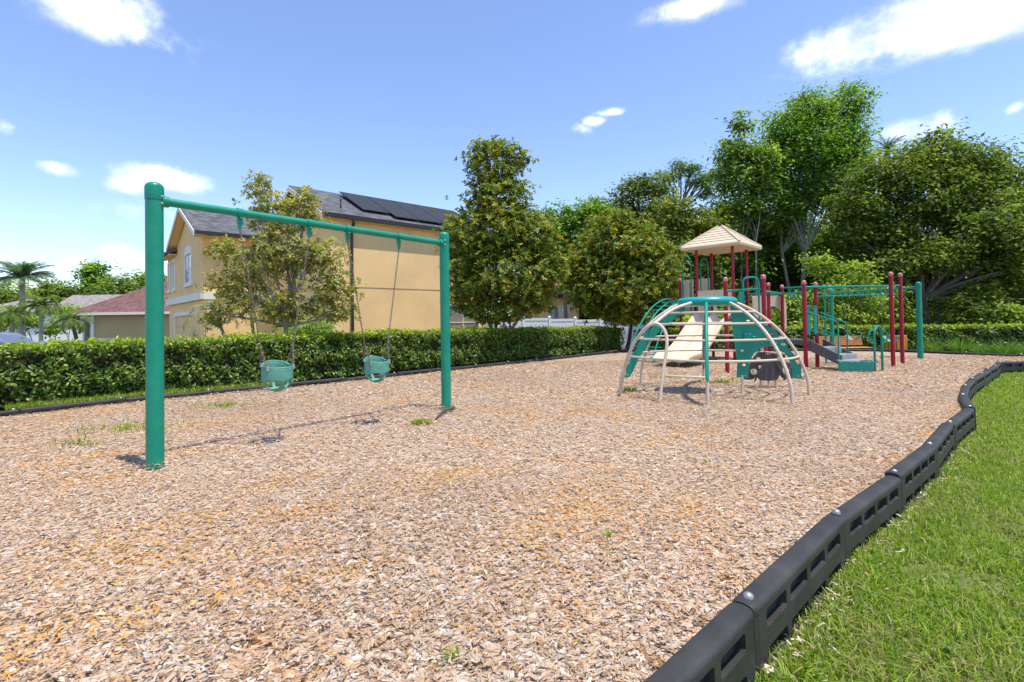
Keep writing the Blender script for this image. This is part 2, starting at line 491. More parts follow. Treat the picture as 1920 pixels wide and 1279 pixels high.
def leaf_arrays(P, Nrm, L, W, tint, fold=.18):
    """folded diamond leaves: P base points, Nrm facing, L length, W width arrays"""
    n = len(P)
    t = norm(np.cross(Nrm, rand_unit(n)))
    b = np.cross(Nrm, t)
    L = np.broadcast_to(np.asarray(L, float), (n,))[:, None]; W = np.broadcast_to(np.asarray(W, float), (n,))[:, None]
    base = P - t * L * .5
    tip = P + t * L * .5
    lf = P - t * L * .06 + b * W * .5 + Nrm * W * fold
    rt = P - t * L * .06 - b * W * .5 + Nrm * W * fold
    V = np.stack([base, rt, tip, lf], 1).reshape(-1, 3)
    i = np.arange(n)[:, None] * 4
    F = np.concatenate([i + [0, 1, 2], i + [0, 2, 3]], 1).reshape(-1, 3)
    T = np.repeat(np.clip(tint * 1.42, 0, .6), 4, axis=0)
    return V, F, T

def ros_arrays(C, A, per, L, asp, tint):
    """whorls of leaves round twig tips: C tips, A axes"""
    n = len(C); idx = np.repeat(np.arange(n), per); k = len(idx)
    A = norm(A); s = norm(np.cross(A, rand_unit(n))); b = np.cross(A, s)
    an = (np.tile(np.arange(per), n) / per + rng.random(n)[idx]) * 2 * math.pi + rng.normal(0, .25, k)
    el = rng.uniform(.05, .95, k)
    rad = s[idx] * np.cos(an)[:, None] + b[idx] * np.sin(an)[:, None]
    d = norm(rad * np.cos(el)[:, None] + A[idx] * np.sin(el)[:, None])
    nr = norm(A[idx] * np.cos(el)[:, None] - rad * np.sin(el)[:, None] + rng.normal(0, .18, (k, 3)))
    side = norm(np.cross(d, nr)); L_ = (L * rng.uniform(.65, 1.25, k))[:, None]; W = L_ * asp
    base = C[idx] + A[idx] * rng.uniform(-.4, .3, k)[:, None] * L
    mid = base + d * L_ * .52; tip = base + d * L_ - A[idx] * L_ * .12
    V = np.stack([base, mid - side * W * .5 + nr * W * .12, tip, mid + side * W * .5 + nr * W * .12], 1).reshape(-1, 3)
    i = np.arange(k)[:, None] * 4
    F = np.concatenate([i + [0, 1, 2], i + [0, 2, 3]], 1).reshape(-1, 3)
    T = tint[idx] * rng.uniform(.72, 1.28, k)[:, None]
    return V, F, np.repeat(T, 4, axis=0)

def pick(pal, n, w=None):
    pal = np.asarray(pal, float)
    k = rng.choice(len(pal), n, p=w)
    return pal[k]

def offset_poly(P, d):
    """shift an open polyline of (x, y) to its left by d"""
    P = [Vector((p[0], p[1])) for p in P]
    out = []
    for i, p in enumerate(P):
        t = (P[min(i + 1, len(P) - 1)] - P[max(i - 1, 0)]).normalized()
        out.append(p + Vector((-t.y, t.x)) * d)
    return out

def resample(P, step):
    P = [Vector((p[0], p[1])) for p in P]
    cum = [0]
    for i in range(1, len(P)):
        cum.append(cum[-1] + (P[i] - P[i - 1]).length)
    n = max(1, round(cum[-1] / step)); out = []
    for k in range(n + 1):
        s = cum[-1] * k / n
        i = max(1, next((j for j in range(1, len(P)) if cum[j] >= s - 1e-9), len(P) - 1))
        f = (s - cum[i - 1]) / max(1e-9, cum[i] - cum[i - 1])
        out.append(P[i - 1].lerp(P[i], f))
    return out

# ================================================================ THE SETTING
# joints of the border along the lawn (tops seen in the photograph), each about 1.22 m from the next
JT = [(1393, 1130), (1562, 966), (1673, 888), (1741, 835), (1779, 793), (1819, 764), (1805, 741), (1809, 723), (1822, 710), (1840, 700), (1851, 692), (1865, 686), (1871, 679)]
RB = [G(x, y, .08).xy for x, y in JT]
d0 = (RB[0] - RB[1]).normalized()
RB = [RB[0] + d0 * 2.44, RB[0] + d0 * 1.22] + RB
RB += [RB[-1] + Vector((1.2, .12)), RB[-1] + Vector((2.4, .2)), RB[-1] + Vector((3.6, .2))]
LB = [G(x, y).xy for x, y in ((20, 780), (275, 751), (560, 725), (895, 690), (1168, 660))]
LB = [LB[0] - (LB[1] - LB[0]).normalized() * 4.9] + LB
BB = [LB[-1], Vector((8.0, 18.2)), Vector((11.6, 17.5)), Vector((12.9, 16.6)), Vector((13.6, 15.1)), Vector((14.2, 14.05)), Vector((15.4, 13.7)), Vector((16.6, 13.6))]
MULCH = LB + BB[1:] + list(reversed(RB)) + [Vector((-1.6, -1.0)), Vector((-14, -1.0)), Vector((-14, LB[0].y))]
LAWN = RB + [Vector((40, RB[-1].y + .5)), Vector((40, -8)), Vector((-6, -8)), Vector((-2, -1.5))]
LAWN_Z = -.20

g = MB(); S = 1500.0
g.add([(-S, -S, -.36), (S, -S, -.36), (S, S, -.36), (-S, S, -.36)], [(0, 1, 2, 3)])
structure(g.build('ground', 'ground', ang=0))
g = MB(); g.add([(p.x, p.y, 0) for p in MULCH], [tuple(range(len(MULCH)))])
o = g.build('mulch_bed', 'mulch', ang=0); structure(o)
g = MB(); g.add([(p.x, p.y, LAWN_Z) for p in LAWN], [tuple(range(len(LAWN)))])
structure(g.build('lawn', 'lawn', ang=0))
# planted strip outside the left border, under the hedge
strip = LB + list(reversed([p for p in offset_poly(LB, 1.9)]))
g = MB(); g.prism([(p.x, p.y, -.34) for p in strip], (0, 0, .36))
structure(g.build('planting_strip', 'soil', ang=0))
# the road beyond the hedge on the left
g = MB(); g.add([(-60, 16, -.352), (-14, 16, -.352), (-17, 27, -.352), (-60, 34, -.352)], [(0, 1, 2, 3)])
structure(g.build('road', 'asphalt', ang=0))
# litter floor under the wood at the back
g = MB(); g.add([(3, 19.4, -.352), (14, 18.3, -.352), (40, 14, -.352), (60, 60, -.352), (3, 60, -.352)], [(0, 1, 2, 3, 4)])
structure(g.build('wood_floor', 'soil', ang=0))

# ---------------------------------------------------------------- plastic border timbers
def timber_mesh(L, zb=-.22, zt=.08, w=.105):
    m = MB(); h = w / 2
    prof = [(-h, zb), (-h, zt - .035), (-h, zt - .026)]
    for k in range(1, 6):
        a = math.pi - math.pi / 2 * k / 6
        prof.append((-h + .026 + .026 * math.cos(a), zt - .026 + .026 * math.sin(a)))
    prof.append((-h + .026, zt)); prof.append((0, zt + .004))
    prof += [(-y, z) for y, z in reversed(prof[:-1])]
    top = prof[1:-1]
    xs = [(0.0, .82), (.012, .96), (.03, 1), (L - .03, 1), (L - .012, .96), (L, .82)]
    vs = []; k = len(top)
    for x, sc_ in xs:
        vs += [(x, y * sc_, zt - .05 + (z - zt + .05) * (1 - (1 - sc_) * .4)) for y, z in top]
    fs = []
    for i in range(len(xs) - 1):
        fs += [(i * k + j, i * k + j + 1, i * k + k + j + 1, i * k + k + j) for j in range(k - 1)]
    m.add(vs, [tuple(reversed(f)) for f in fs])
    # end faces
    for e, x in ((0, 0.0), (1, L)):
        b = [(x, -h * .82, zb)] + [(x, y * .82, zt - .05 + (z - zt + .05) * .928) for y, z in top] + [(x, h * .82, zb)]
        m.add(b, [tuple(range(len(b)))] if e else [tuple(reversed(range(len(b))))])
        x2 = .03 if not e else L - .03
        for sgn in (-1, 1):
            q = [(x, sgn * h * .82, zb), (x, sgn * h * .82, zt - .035), (x2, sgn * h, zt - .035), (x2, sgn * h, zb)]
            m.add(q, [(0, 1, 2, 3)])
    # side faces with two rows of pockets
    n = 4; x0, x1 = .03, L - .03
    pw = (x1 - x0 - .10) / n
    gx = [x0]
    for i in range(n):
        gx += [x0 + .05 + i * pw + .024, x0 + .05 + (i + 1) * pw - .024]
    gx.append(x1)
    gz = [zb, zb + .02, zb + .095, zt - .125, zt - .048, zt - .035]
    for sgn in (-1, 1):
        for i in range(len(gx) - 1):
            for j in range(len(gz) - 1):
                a, b, c, d = gx[i], gx[i + 1], gz[j], gz[j + 1]
                if i % 2 == 1 and j in (1, 3):
                    y0, y1 = sgn * h, sgn * (h - .036); r = .012
                    oct_ = [(a + r, c), (b - r, c), (b, c + r), (b, d - r), (b - r, d), (a + r, d), (a, d - r), (a, c + r)]
                    o_ = [(x, y0, z) for x, z in oct_]; s_ = [(x + (.006 if x < (a + b) / 2 else -.006), y1, z) for x, z in oct_]
                    cr = [(a, y0, c), (b, y0, c), (b, y0, d), (a, y0, d)]
                    vs = o_ + s_ + cr
                    fs = [(q, (q + 1) % 8, 8 + (q + 1) % 8, 8 + q) for q in range(8)] + [tuple(range(8, 16))]
                    fs += [(16, 0, 7), (17, 2, 1), (18, 4, 3), (19, 6, 5)]
                    m.add(vs, fs)
                else:
                    m.add([(a, sgn * h, c), (b, sgn * h, c), (b, sgn * h, d), (a, sgn * h, d)], [(0, 1, 2, 3)])
    return m
ORD = ['first', 'second', 'third', 'fourth', 'fifth', 'sixth', 'seventh', 'eighth', 'ninth', 'tenth', 'eleventh', 'twelfth', 'thirteenth', 'fourteenth', 'fifteenth', 'sixteenth', 'seventeenth', 'eighteenth', 'nineteenth', 'twentieth']
bolt_me = None
def timber(p, q, label, group, zt=.08, zb=-.22, bolt=True):
    global bolt_me
    L = (q - p).length - .012
    a = math.atan2(q.y - p.y, q.x - p.x)
    t = empty('border_timber', (p.x, p.y, 0), a)
    tag(t, label, 'border timber', group)
    ob = link_mesh('timber_body', timber_mesh(L, zb, zt).mesh('timber_body', 40), 'border', t, True)
    ob.rotation_euler.x = random.uniform(-.025, .025); ob.location.z = random.uniform(-.014, .012); ob.rotation_euler.z = random.uniform(-.008, .008)
    if bolt:
        if bolt_me is None:
            bolt_me = MB().lathe((0, 0, 0), [(.021, -.01), (.021, .003), (.017, .011), (.009, .016), (.002, .017)], 14).mesh('stake_cap', 50)
            bolt_me.materials.append(M['steel'])
        b = link_mesh('stake_cap', bolt_me, None, t, True); b.location = (.055, 0, zt + .004)
    return t
nv = len(RB) - 1
for i in range(nv):
    if i < 2:
        lab = 'black plastic border timber at the bottom edge, nearest to the camera' if i == 1 else 'black plastic border timber below the picture edge beside the lawn'
    elif i < 14:
        lab = 'black pocketed plastic border timber along the lawn, %s from the bottom of the photo' % ORD[i - 1]
    else:
        lab = 'black border timber at the far right corner of the lawn, %s past the bend' % ORD[i - 14]
    timber(RB[i], RB[i + 1], lab, 'border timbers along the lawn')
LR = resample(LB, 1.22)
for i in range(len(LR) - 1):
    if LR[i + 1].x / max(LR[i + 1].y, .1) < -1.35:
        continue
    timber(LR[i + 1], LR[i], 'low black border timber below the clipped hedge, %s from the left' % ORD[max(0, i - 2)], 'border timbers below the clipped hedge', .085, -.2)
BR = resample(BB, 1.22)
for i in range(len(BR) - 1):
    timber(BR[i], BR[i + 1], 'low black border timber along the far side of the mulch, %s from the dome side' % ORD[i], 'border timbers along the far side', .085, -.34)

# ---------------------------------------------------------------- wood chips
MP = [(p.x, p.y) for p in MULCH]
def in_view(X, Y, m=.9):
    return np.abs(X) < 1.10 * Y + m
CH = np.array([(.50, .345, .23), (.57, .42, .30), (.63, .54, .46), (.46, .40, .37), (.70, .64, .57), (.36, .23, .13), (.23, .14, .085), (.56, .33, .14)])
CW = np.array([.19, .22, .19, .14, .10, .06, .03, .07])
patch_rng = np.random.default_rng(5)
PX, PY = patch_rng.uniform(-7, 9, 70), patch_rng.uniform(1.2, 15, 70)
PR, PA = patch_rng.uniform(.12, .45, 70), patch_rng.uniform(0, 3.14, 70)
for (x_, y_, r_) in ((230, 1030, .22), (330, 985, .22), (150, 1185, .20), (850, 893, .30), (610, 1090, .14), (90, 1240, .16), (420, 1120, .12), (1260, 830, .3), (560, 960, .2)):
    q_ = G(x_, y_); PX = np.append(PX, q_.x); PY = np.append(PY, q_.y); PR = np.append(PR, r_); PA = np.append(PA, .5)
def orange_amount(X, Y):
    f = np.zeros(len(X))
    for x, y, r, a in zip(PX, PY, PR, PA):
        dx, dy = X - x, Y - y
        u = dx * math.cos(a) + dy * math.sin(a); v = -dx * math.sin(a) + dy * math.cos(a)
        f = np.maximum(f, np.exp(-((u / (r * 1.8)) ** 2 + (v / (r * .8)) ** 2)))
    return f
gx_ = patch_rng.uniform(-8, 10, 60); gy_ = patch_rng.uniform(1, 15, 60)
SWP = (G(291, 878).xy, G(837, 768).xy)
def chips(y0, y1, dens, lmin, lmax, name, tent=True):
    area = (1.10 * 2) * (y1 * y1 - y0 * y0) / 2 + 1.8 * (y1 - y0)
    n = int(area * dens)
    Y = np.sqrt(rng.uniform(y0 * y0, y1 * y1, n)); X = rng.uniform(-1, 1, n) * (1.10 * Y + .9)
    k = inside(MP, X, Y); X, Y = X[k], Y[k]; n = len(X)
    L = lmin + (lmax - lmin) * rng.random(n) ** 3.0; W = np.maximum(L * rng.uniform(.10, .46, n), lmin * .28)
    an = rng.uniform(0, 2 * math.pi, n)
    el = rng.normal(0, .15, n); ro = rng.normal(0, .26, n)
    t = np.stack([np.cos(an) * np.cos(el), np.sin(an) * np.cos(el), np.sin(el)], 1)
    sd = np.stack([-np.sin(an), np.cos(an), np.zeros(n)], 1)
    up = np.cross(t, sd)
    sd2 = sd * np.cos(ro)[:, None] + up * np.sin(ro)[:, None]; up2 = np.cross(t, sd2)
    und = np.clip(np.sin(X * 2.3 + .7 * Y) * np.sin(Y * 1.9 - .6 * X) + .6 * np.sin(X * 5.1) * np.sin(Y * 4.7 + X), 0, 2)
    P = np.stack([X, Y, rng.uniform(.004, .020, n) + .018 * und + .05 * np.exp(-((X - SWP[0].x) ** 2 + (Y - SWP[0].y) ** 2) / .02) + .045 * np.exp(-((X - SWP[1].x) ** 2 + (Y - SWP[1].y) ** 2) / .02) + np.abs(np.sin(el)) * L * .4], 1)
    hl, hw = (L / 2)[:, None], (W / 2)[:, None]
    j = lambda: rng.uniform(.45, 1.1, n)[:, None]
    hgt = up2 * (W * .20)[:, None]
    V = np.stack([P - t * hl - sd2 * hw * j(), P - t * hl * j() + hgt, P - t * hl + sd2 * hw * j(), P + t * hl + sd2 * hw * j(), P + t * hl * j() + hgt, P + t * hl - sd2 * hw * j()], 1).reshape(-1, 3)
    i = np.arange(n)[:, None] * 6
    F = np.concatenate([i + [0, 5, 4, 1], i + [1, 4, 3, 2]], 1).reshape(-1, 4)
    if not tent:
        V = V.reshape(-1, 6, 3)[:, [0, 2, 3, 5]].reshape(-1, 3); F = (np.arange(n)[:, None] * 4 + [0, 3, 2, 1])
    nk = 6 if tent else 4
    T = pick(CH, n, CW) * rng.uniform(.66, 1.0, n)[:, None] * (1 - .16 * np.clip(np.sin(X * .9 + 2) * np.sin(Y * .75 + X * .3), 0, 1))[:, None] * np.array([1.06, .96, .82])
    orr = orange_amount(X, Y) * .58 > rng.random(n) ** 1.1
    oc = pick([(.56, .27, .06), (.58, .32, .09), (.46, .21, .05), (.58, .38, .16)], n) * rng.uniform(.85, 1.15, n)[:, None]
    T = np.where(orr[:, None], oc, T)
    o = np_mesh(name, V, F, 'chip', None, np.repeat(np.clip(T, 0, .9), nk, axis=0))
    o['kind'] = 'stuff'; o['label'] = 'loose wood chip mulch covering the play area'; o['category'] = 'mulch'
    return V, F, T, o
o1 = chips(.9, 4.2, 8600, .007, .042, 'wood_chips')[3]
o2 = chips(4.2, 8.0, 3900, .012, .046, 'wood_chips_middle', False)[3]
o3 = chips(8.0, 15.0, 1200, .022, .07, 'wood_chips_far', False)[3]
def join_np(objs, name):
    import itertools
    with bpy.context.temp_override(active_object=objs[0], object=objs[0], selected_objects=objs, selected_editable_objects=objs):
        bpy.ops.object.join()
    objs[0].name = name
    return objs[0]
join_np([o1, o2, o3], 'wood_chips')

# chips kicked over the border onto the grass
n = 700
sg = rng.integers(1, 9, n); ff = rng.random(n); dd = np.abs(rng.normal(0, .09, n)) + .062
ax = np.array([p.x for p in RB]); ay = np.array([p.y for p in RB])
tx, ty = ax[sg + 1] - ax[sg], ay[sg + 1] - ay[sg]; tl_ = np.hypot(tx, ty)
X = ax[sg] + tx * ff + ty / tl_ * dd; Y = ay[sg] + ty * ff - tx / tl_ * dd
an = rng.uniform(0, 6.28, n); L = rng.uniform(.012, .045, n)[:, None]; t = np.stack([np.cos(an), np.sin(an), rng.normal(0, .2, n)], 1); s_ = np.stack([-np.sin(an), np.cos(an), rng.normal(0, .3, n)], 1)
P = np.stack([X, Y, np.full(n, LAWN_Z + .018) + rng.uniform(0, .02, n)], 1)
V = np.stack([P - t * L * .5 - s_ * L * .12, P + t * L * .5 - s_ * L * .1, P + t * L * .45 + s_ * L * .14, P - t * L * .5 + s_ * L * .1], 1).reshape(-1, 3)
ko = np_mesh('spilled_chips', V, np.arange(4 * n).reshape(-1, 4), 'chip', None, np.repeat(pick(CH, n, CW), 4, axis=0))
ko['kind'] = 'stuff'; ko['label'] = 'wood chips spilled over the border onto the edge of the lawn'; ko['category'] = 'mulch'

# ---------------------------------------------------------------- grass
def blades(X, Y, Z, hmin, hmax, w, pal, pw, name, label, lean=.5, parent=None, kind='stuff', drop=None, dry=None):
    n = len(X)
    an = rng.uniform(0, 2 * math.pi, n); H = rng.uniform(hmin, hmax, n)
    le = np.abs(rng.normal(0, lean, n)) + .12
    d = np.stack([np.cos(an), np.sin(an), np.zeros(n)], 1)
    if drop is not None:
        d = norm(drop + rng.normal(0, .3, (n, 3)) * [1, 1, 0])
    s = np.stack([-d[:, 1], d[:, 0], np.zeros(n)], 1)
    tw = rng.normal(0, .5, n)[:, None]; s = norm(s + d * tw)
    B = np.stack([X, Y, np.broadcast_to(Z, (n,))], 1); up = np.array([0, 0, 1.0])
    h = H[:, None]; l = le[:, None]; ww = (w * rng.uniform(.7, 1.3, n))[:, None]
    m1 = B + up * h * .5 + d * h * l * .28
    tip = B + up * h * (1.0 - np.minimum(l * .35, .75)) + d * h * l * 1.05
    V = np.stack([B - s * ww * .5, B + s * ww * .5, m1 + s * ww * .42, m1 - s * ww * .42, tip], 1).reshape(-1, 3)
    i = np.arange(n)[:, None] * 5
    F = np.concatenate([i + [0, 1, 2], i + [0, 2, 3], i + [3, 2, 4]], 1).reshape(-1, 3)
    T = pick(pal, n, pw) * rng.uniform(.75, 1.25, n)[:, None]
    if dry is not None:
        T = np.where((dry > rng.random(n))[:, None], pick(GPD, n) * rng.uniform(.8, 1.2, n)[:, None], T)
    o = np_mesh(name, V, F, 'blade', parent, np.repeat(T, 5, axis=0))
    if kind:
        o['kind'] = kind
    if label:
        o['label'] = label
    return o
def scatter(poly, y0, y1, dens, xlim):
    xs0 = max(min(p[0] for p in poly), -1.1 * y1 - 1); xs1 = min(max(p[0] for p in poly), xlim)
    n = int((xs1 - xs0) * (y1 - y0) * dens)
    X = rng.uniform(xs0, xs1, n); Y = rng.uniform(y0, y1, n)
    k = inside(poly, X, Y) & in_view(X, Y, .6)
    return X[k], Y[k]
GP = [(.16, .29, .016), (.24, .36, .024), (.34, .42, .045), (.40, .41, .10), (.08, .18, .014), (.48, .42, .22)]
GW = [.22, .27, .26, .10, .09, .06]
GPD = [(.36, .36, .12), (.44, .38, .18), (.24, .30, .06), (.30, .24, .10)]
LP = [(p.x, p.y) for p in LAWN]
XA, YA = scatter(LP, .9, 4.6, 7500, 5.6)
XB, YB = scatter(LP, 4.6, 8.5, 4200, 9.5)
XC, YC = scatter(LP, 8.5, 13.2, 1800, 14.5)
X = np.concatenate([XA, XB, XC]); Y = np.concatenate([YA, YB, YC])
# uneven sward: thin along the border foot, patchy elsewhere
def border_dist(X, Y):
    dd = np.full(len(X), 9.0)
    for a, b in zip(RB[:-1], RB[1:]):
        ab = b - a; t = np.clip(((X - a.x) * ab.x + (Y - a.y) * ab.y) / ab.length_squared, 0, 1)
        dd = np.minimum(dd, np.hypot(X - a.x - t * ab.x, Y - a.y - t * ab.y))
    return dd
bd = border_dist(X, Y)
bare = np.sin(X * 3.1 + Y * 1.3) + np.sin(Y * 4.7 - X * .8) * .7
keep = (bd > .062) & (rng.random(len(X)) < np.clip((bd - .02) / (.10 + .07 * bare), .25, 1))
X, Y = X[keep], Y[keep]
pt = np.sin(X * 1.7 + 1) * np.cos(Y * 2.1) + .5 * np.sin(X * 5 + Y * 3)
o = blades(X, Y, LAWN_Z, .03, .088, np.where(Y < 4.6, .0065, np.where(Y < 8.5, .010, .017)), GP, GW, 'lawn_grass', 'short green lawn grass outside the black border', .8, dry=np.clip(.17 + .34 * pt - .35 * np.clip((Y - 5) / 4, 0, 1), 0, .6))
o['category'] = 'grass'
# grass between the left border and the hedge
sp = LB[1:4]; a_ = offset_poly(sp, .10); b_ = offset_poly(sp, .62)
pg = [(p.x, p.y) for p in a_] + [(p.x, p.y) for p in reversed(b_)]
X, Y = scatter(pg, 4.5, 12.0, 2600, 0)
fade = np.clip((11.0 - Y) / 3.0, .06, 1)
k = rng.random(len(X)) < fade
o = blades(X[k], Y[k], .02, .06, .16, .014, GP, GW, 'verge_grass', 'strip of grass between the low border and the clipped hedge', .5)
o['category'] = 'grass'

# ---------------------------------------------------------------- hedges
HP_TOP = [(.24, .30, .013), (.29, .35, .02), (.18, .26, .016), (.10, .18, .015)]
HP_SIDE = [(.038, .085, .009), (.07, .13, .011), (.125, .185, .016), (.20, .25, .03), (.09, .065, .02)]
def hedge(name, label, line, d0, d1, h0, h1, zb, dens_side, dens_top, leaf):
    P0 = resample(offset_poly(line, d0), .6); P1 = resample(offset_poly(line, d1), .6)
    n = min(len(P0), len(P1)); P1 = resample(offset_poly(line, d1), sum((P1[i + 1] - P1[i]).length for i in range(len(P1) - 1)) / (len(P0) - 1))
    n = min(len(P0), len(P1))
    root = empty(name, (P0[0].x, P0[0].y, zb)); tag(root, label, 'hedge')
    m = MB(); ins = .19
    V = []; Fc = []
    for i in range(n):
        a, b = P0[i], P1[i]; u = (b - a).normalized(); h = h0 + (h1 - h0) * i / (n - 1) + .09 * math.sin(math.pi * i / (n - 1))
        a2, b2 = a + u * ins, b - u * ins
        V += [(a2.x, a2.y, zb), (a2.x, a2.y, h - .09), (b2.x, b2.y, h - .09), (b2.x, b2.y, zb)]
    for i in range(n - 1):
        for j in range(3):
            Fc.append((i * 4 + j, i * 4 + 4 + j, i * 4 + 5 + j, i * 4 + 1 + j))
    m.add(V, Fc); m.add([V[0], V[1], V[2], V[3]], [(0, 1, 2, 3)]); m.add(V[-4:], [(3, 2, 1, 0)])
    m.build('shade_core', 'twig', root, 0)  # solid core, coloured dark for the shade behind the leaves
    LV, LF, LT = [], [], []
    off = 0
    for i in range(n - 1):
        a, b, c, d = P0[i], P0[i + 1], P1[i], P1[i + 1]
        h = h0 + (h1 - h0) * i / (n - 1) + .09 * math.sin(math.pi * i / (n - 1)); seg = (b - a).length; dep = (c - a).length
        # front, back
        for (p, q, sgn, dn) in ((a, b, 1, 1.0), (c, d, -1, .35)):
            nn = int(seg * (h - zb) * dens_side * dn)
            f = rng.random(nn); zz = zb + (h - zb) * (.06 + .94 * rng.random(nn)); dp = np.abs(rng.normal(0, .10, nn)) - .035
            # hollows and bulges
            xx = p.x + (q.x - p.x) * f; yy = p.y + (q.y - p.y) * f
            hol = np.sin(xx * 5.3 + zz * 4) * np.sin(yy * 4.1 - zz * 6.5) + .6 * np.sin(xx * 11 + zz * 13) * np.sin(yy * 13)
            dp += .075 * hol
            ux, uy = (c - a).normalized() * sgn
            pos = np.stack([xx + ux * dp, yy + uy * dp, zz], 1)
            nr = norm(np.array([-ux, -uy, .75]) + rng.normal(0, .55, (nn, 3)))
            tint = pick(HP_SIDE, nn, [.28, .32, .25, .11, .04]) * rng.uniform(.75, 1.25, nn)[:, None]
            kk = (hol < .75) | (rng.random(nn) < .25)
            LVi, LFi, LTi = leaf_arrays(pos[kk], nr[kk], (leaf * rng.uniform(.75, 1.35, nn))[kk], (leaf * .5 * rng.uniform(.8, 1.2, nn))[kk], tint[kk])
            LV.append(LVi); LF.append(LFi + off); LT.append(LTi); off += len(LVi)
        nn = int(seg * dep * dens_top)
        f = rng.random(nn); g_ = rng.random(nn)
        pos = np.stack([(a.x + (b.x - a.x) * f) * (1 - g_) + (c.x + (d.x - c.x) * f) * g_, (a.y + (b.y - a.y) * f) * (1 - g_) + (c.y + (d.y - c.y) * f) * g_, h + rng.normal(-.02, .035, nn) + .022 * np.sin(f * 6 + i * 2.3) + .02 * math.sin(i * 1.3)], 1)
        pos[:, 2] += np.where(rng.random(nn) < .03, rng.uniform(.02, .10, nn), 0)
        nr = norm(np.array([0, 0, 1.0]) + rng.normal(0, .6, (nn, 3)))
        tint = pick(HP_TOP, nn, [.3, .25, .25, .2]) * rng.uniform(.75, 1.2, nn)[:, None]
        LVi, LFi, LTi = leaf_arrays(pos, nr, leaf * rng.uniform(.8, 1.3, nn), leaf * .5 * rng.uniform(.8, 1.2, nn), tint)
        LV.append(LVi); LF.append(LFi + off); LT.append(LTi); off += len(LVi)
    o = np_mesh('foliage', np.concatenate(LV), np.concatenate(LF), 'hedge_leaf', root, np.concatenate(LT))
    o['kind'] = 'stuff'
    return root
HL = LB[:-1] + [LB[-1], LB[-1] + Vector((.6, .55))]
HL[0] = LB[1] - (LB[2] - LB[1]).normalized() * 3.0
hedge('clipped_hedge', 'long clipped green hedge behind the left border, running in front of the houses', HL, .50, 1.35, .91, .88, .02, 1250, 1400, .08)
hedge('low_hedge', 'low clipped hedge across the back behind the bench and bin', [Vector((4.9, 19.6)), Vector((8.2, 19.3)), Vector((11.8, 19.0)), Vector((14.6, 18.0)), Vector((18.5, 16.6)), Vector((22, 15.6))], 0, .9, .72, .70, -.34, 520, 650, .12)

# ================================================================ SWINGS
def arc_pts(c, r, a0, a1, n, f):
    return [f(r * math.cos(a0 + (a1 - a0) * i / n), r * math.sin(a0 + (a1 - a0) * i / n)) + Vector(c) for i in range(n + 1)]

def swing_frame(label, A, B, H, fracs, post_r, beam_r, beam_drop):
    A, B = Vector(A), Vector(B)
    root = empty('swing_set', (A.x, A.y, 0)); tag(root, label, 'swing set')
    u = (B - A).normalized()
    for p, s in ((A, 1), (B, -1)):
        m = MB().tube([(p.x, p.y, -.3), (p.x, p.y, 1.2), (p.x, p.y, H - .13)], post_r, 28)
        post = m.build('post', 'green', root)
        cr = post_r * 1.06
        cap = [(cr, H - .15), (cr, H - .045)] + [(max(.002, cr * math.cos(k * math.pi / 12)), H - .045 + .055 * math.sin(k * math.pi / 12)) for k in range(1, 7)]
        MB().lathe((p.x, p.y, 0), [(cr * .98, H - .156)] + cap, 28).build('post_cap', 'green', post)
        q = p + u * s * (post_r * .9)
        z = H - beam_drop
        m = MB()
        n2 = Vector((-u.y, u.x))
        for sg in (-1, 1):
            c = p + u * s * post_r * .62 + n2 * sg * post_r * .86
            MB().ball((c.x, c.y, z + .03), .013, 8, 5).build('bolt', 'steel', post)
            MB().ball((c.x, c.y, z - .03), .013, 8, 5).build('bolt', 'steel', post)
        m = MB().tube([(q.x - u.x * s * .03, q.y - u.y * s * .03, z), (q.x + u.x * s * .045, q.y + u.y * s * .045, z)], beam_r * 1.3, 18)
        m.build('beam_socket', 'green', post)
    z = H - beam_drop
    a, b = A + u * post_r, B - u * post_r
    MB().tube([(a.x, a.y, z), ((a.x + b.x) / 2, (a.y + b.y) / 2, z), (b.x, b.y, z)], beam_r, 20).build('beam', 'green', root)
    ends = []
    n2 = Vector((-u.y, u.x))
    for f in fracs:
        p = A.lerp(B, f)
        m = MB()
        m.tube([(p.x - u.x * .03, p.y - u.y * .03, z), (p.x + u.x * .03, p.y + u.y * .03, z)], beam_r * 1.22, 18)
        m.box((p.x, p.y, z - beam_r - .035), (.05, .036, .09), math.atan2(u.y, u.x), .008)
        m.box((p.x, p.y, z - beam_r - .095), (.03, .05, .06), math.atan2(u.y, u.x), .008)
        for sg in (-1, 1):
            m.ball((p.x + n2.x * sg * .035, p.y + n2.y * sg * .035, z - beam_r - .02), .014, 8, 5)
        m.build('swing_hanger', 'green', root)
        ends.append(Vector((p.x, p.y, z - beam_r - .125)))
    return root, ends, u, n2

link_cache = {}
def chain(root, p, q, link=.046, r=.0031, name='chain'):
    p, q = Vector(p), Vector(q)
    d = q - p; L = d.length; n = max(2, round(L / (link * .74))); d.normalize()
    s1 = d.orthogonal().normalized(); s2 = d.cross(s1)
    m = MB()
    for i in range(n):
        c = p + d * (L * (i + .5) / n)
        s = s1 if i % 2 else s2
        hl = link / 2 - .008; w = .0085
        pts = []
        for k in range(5):
            a = math.pi * k / 4
            pts.append(c + s * (w * math.cos(a)) + d * (hl * 1 + w * math.sin(a)))
        for k in range(5):
            a = math.pi + math.pi * k / 4
            pts.append(c + s * (w * math.cos(a)) + d * (-hl + w * math.sin(a)))
        m.tube(pts, r, 5, closed=True)
    return m.build(name, 'galv', root)

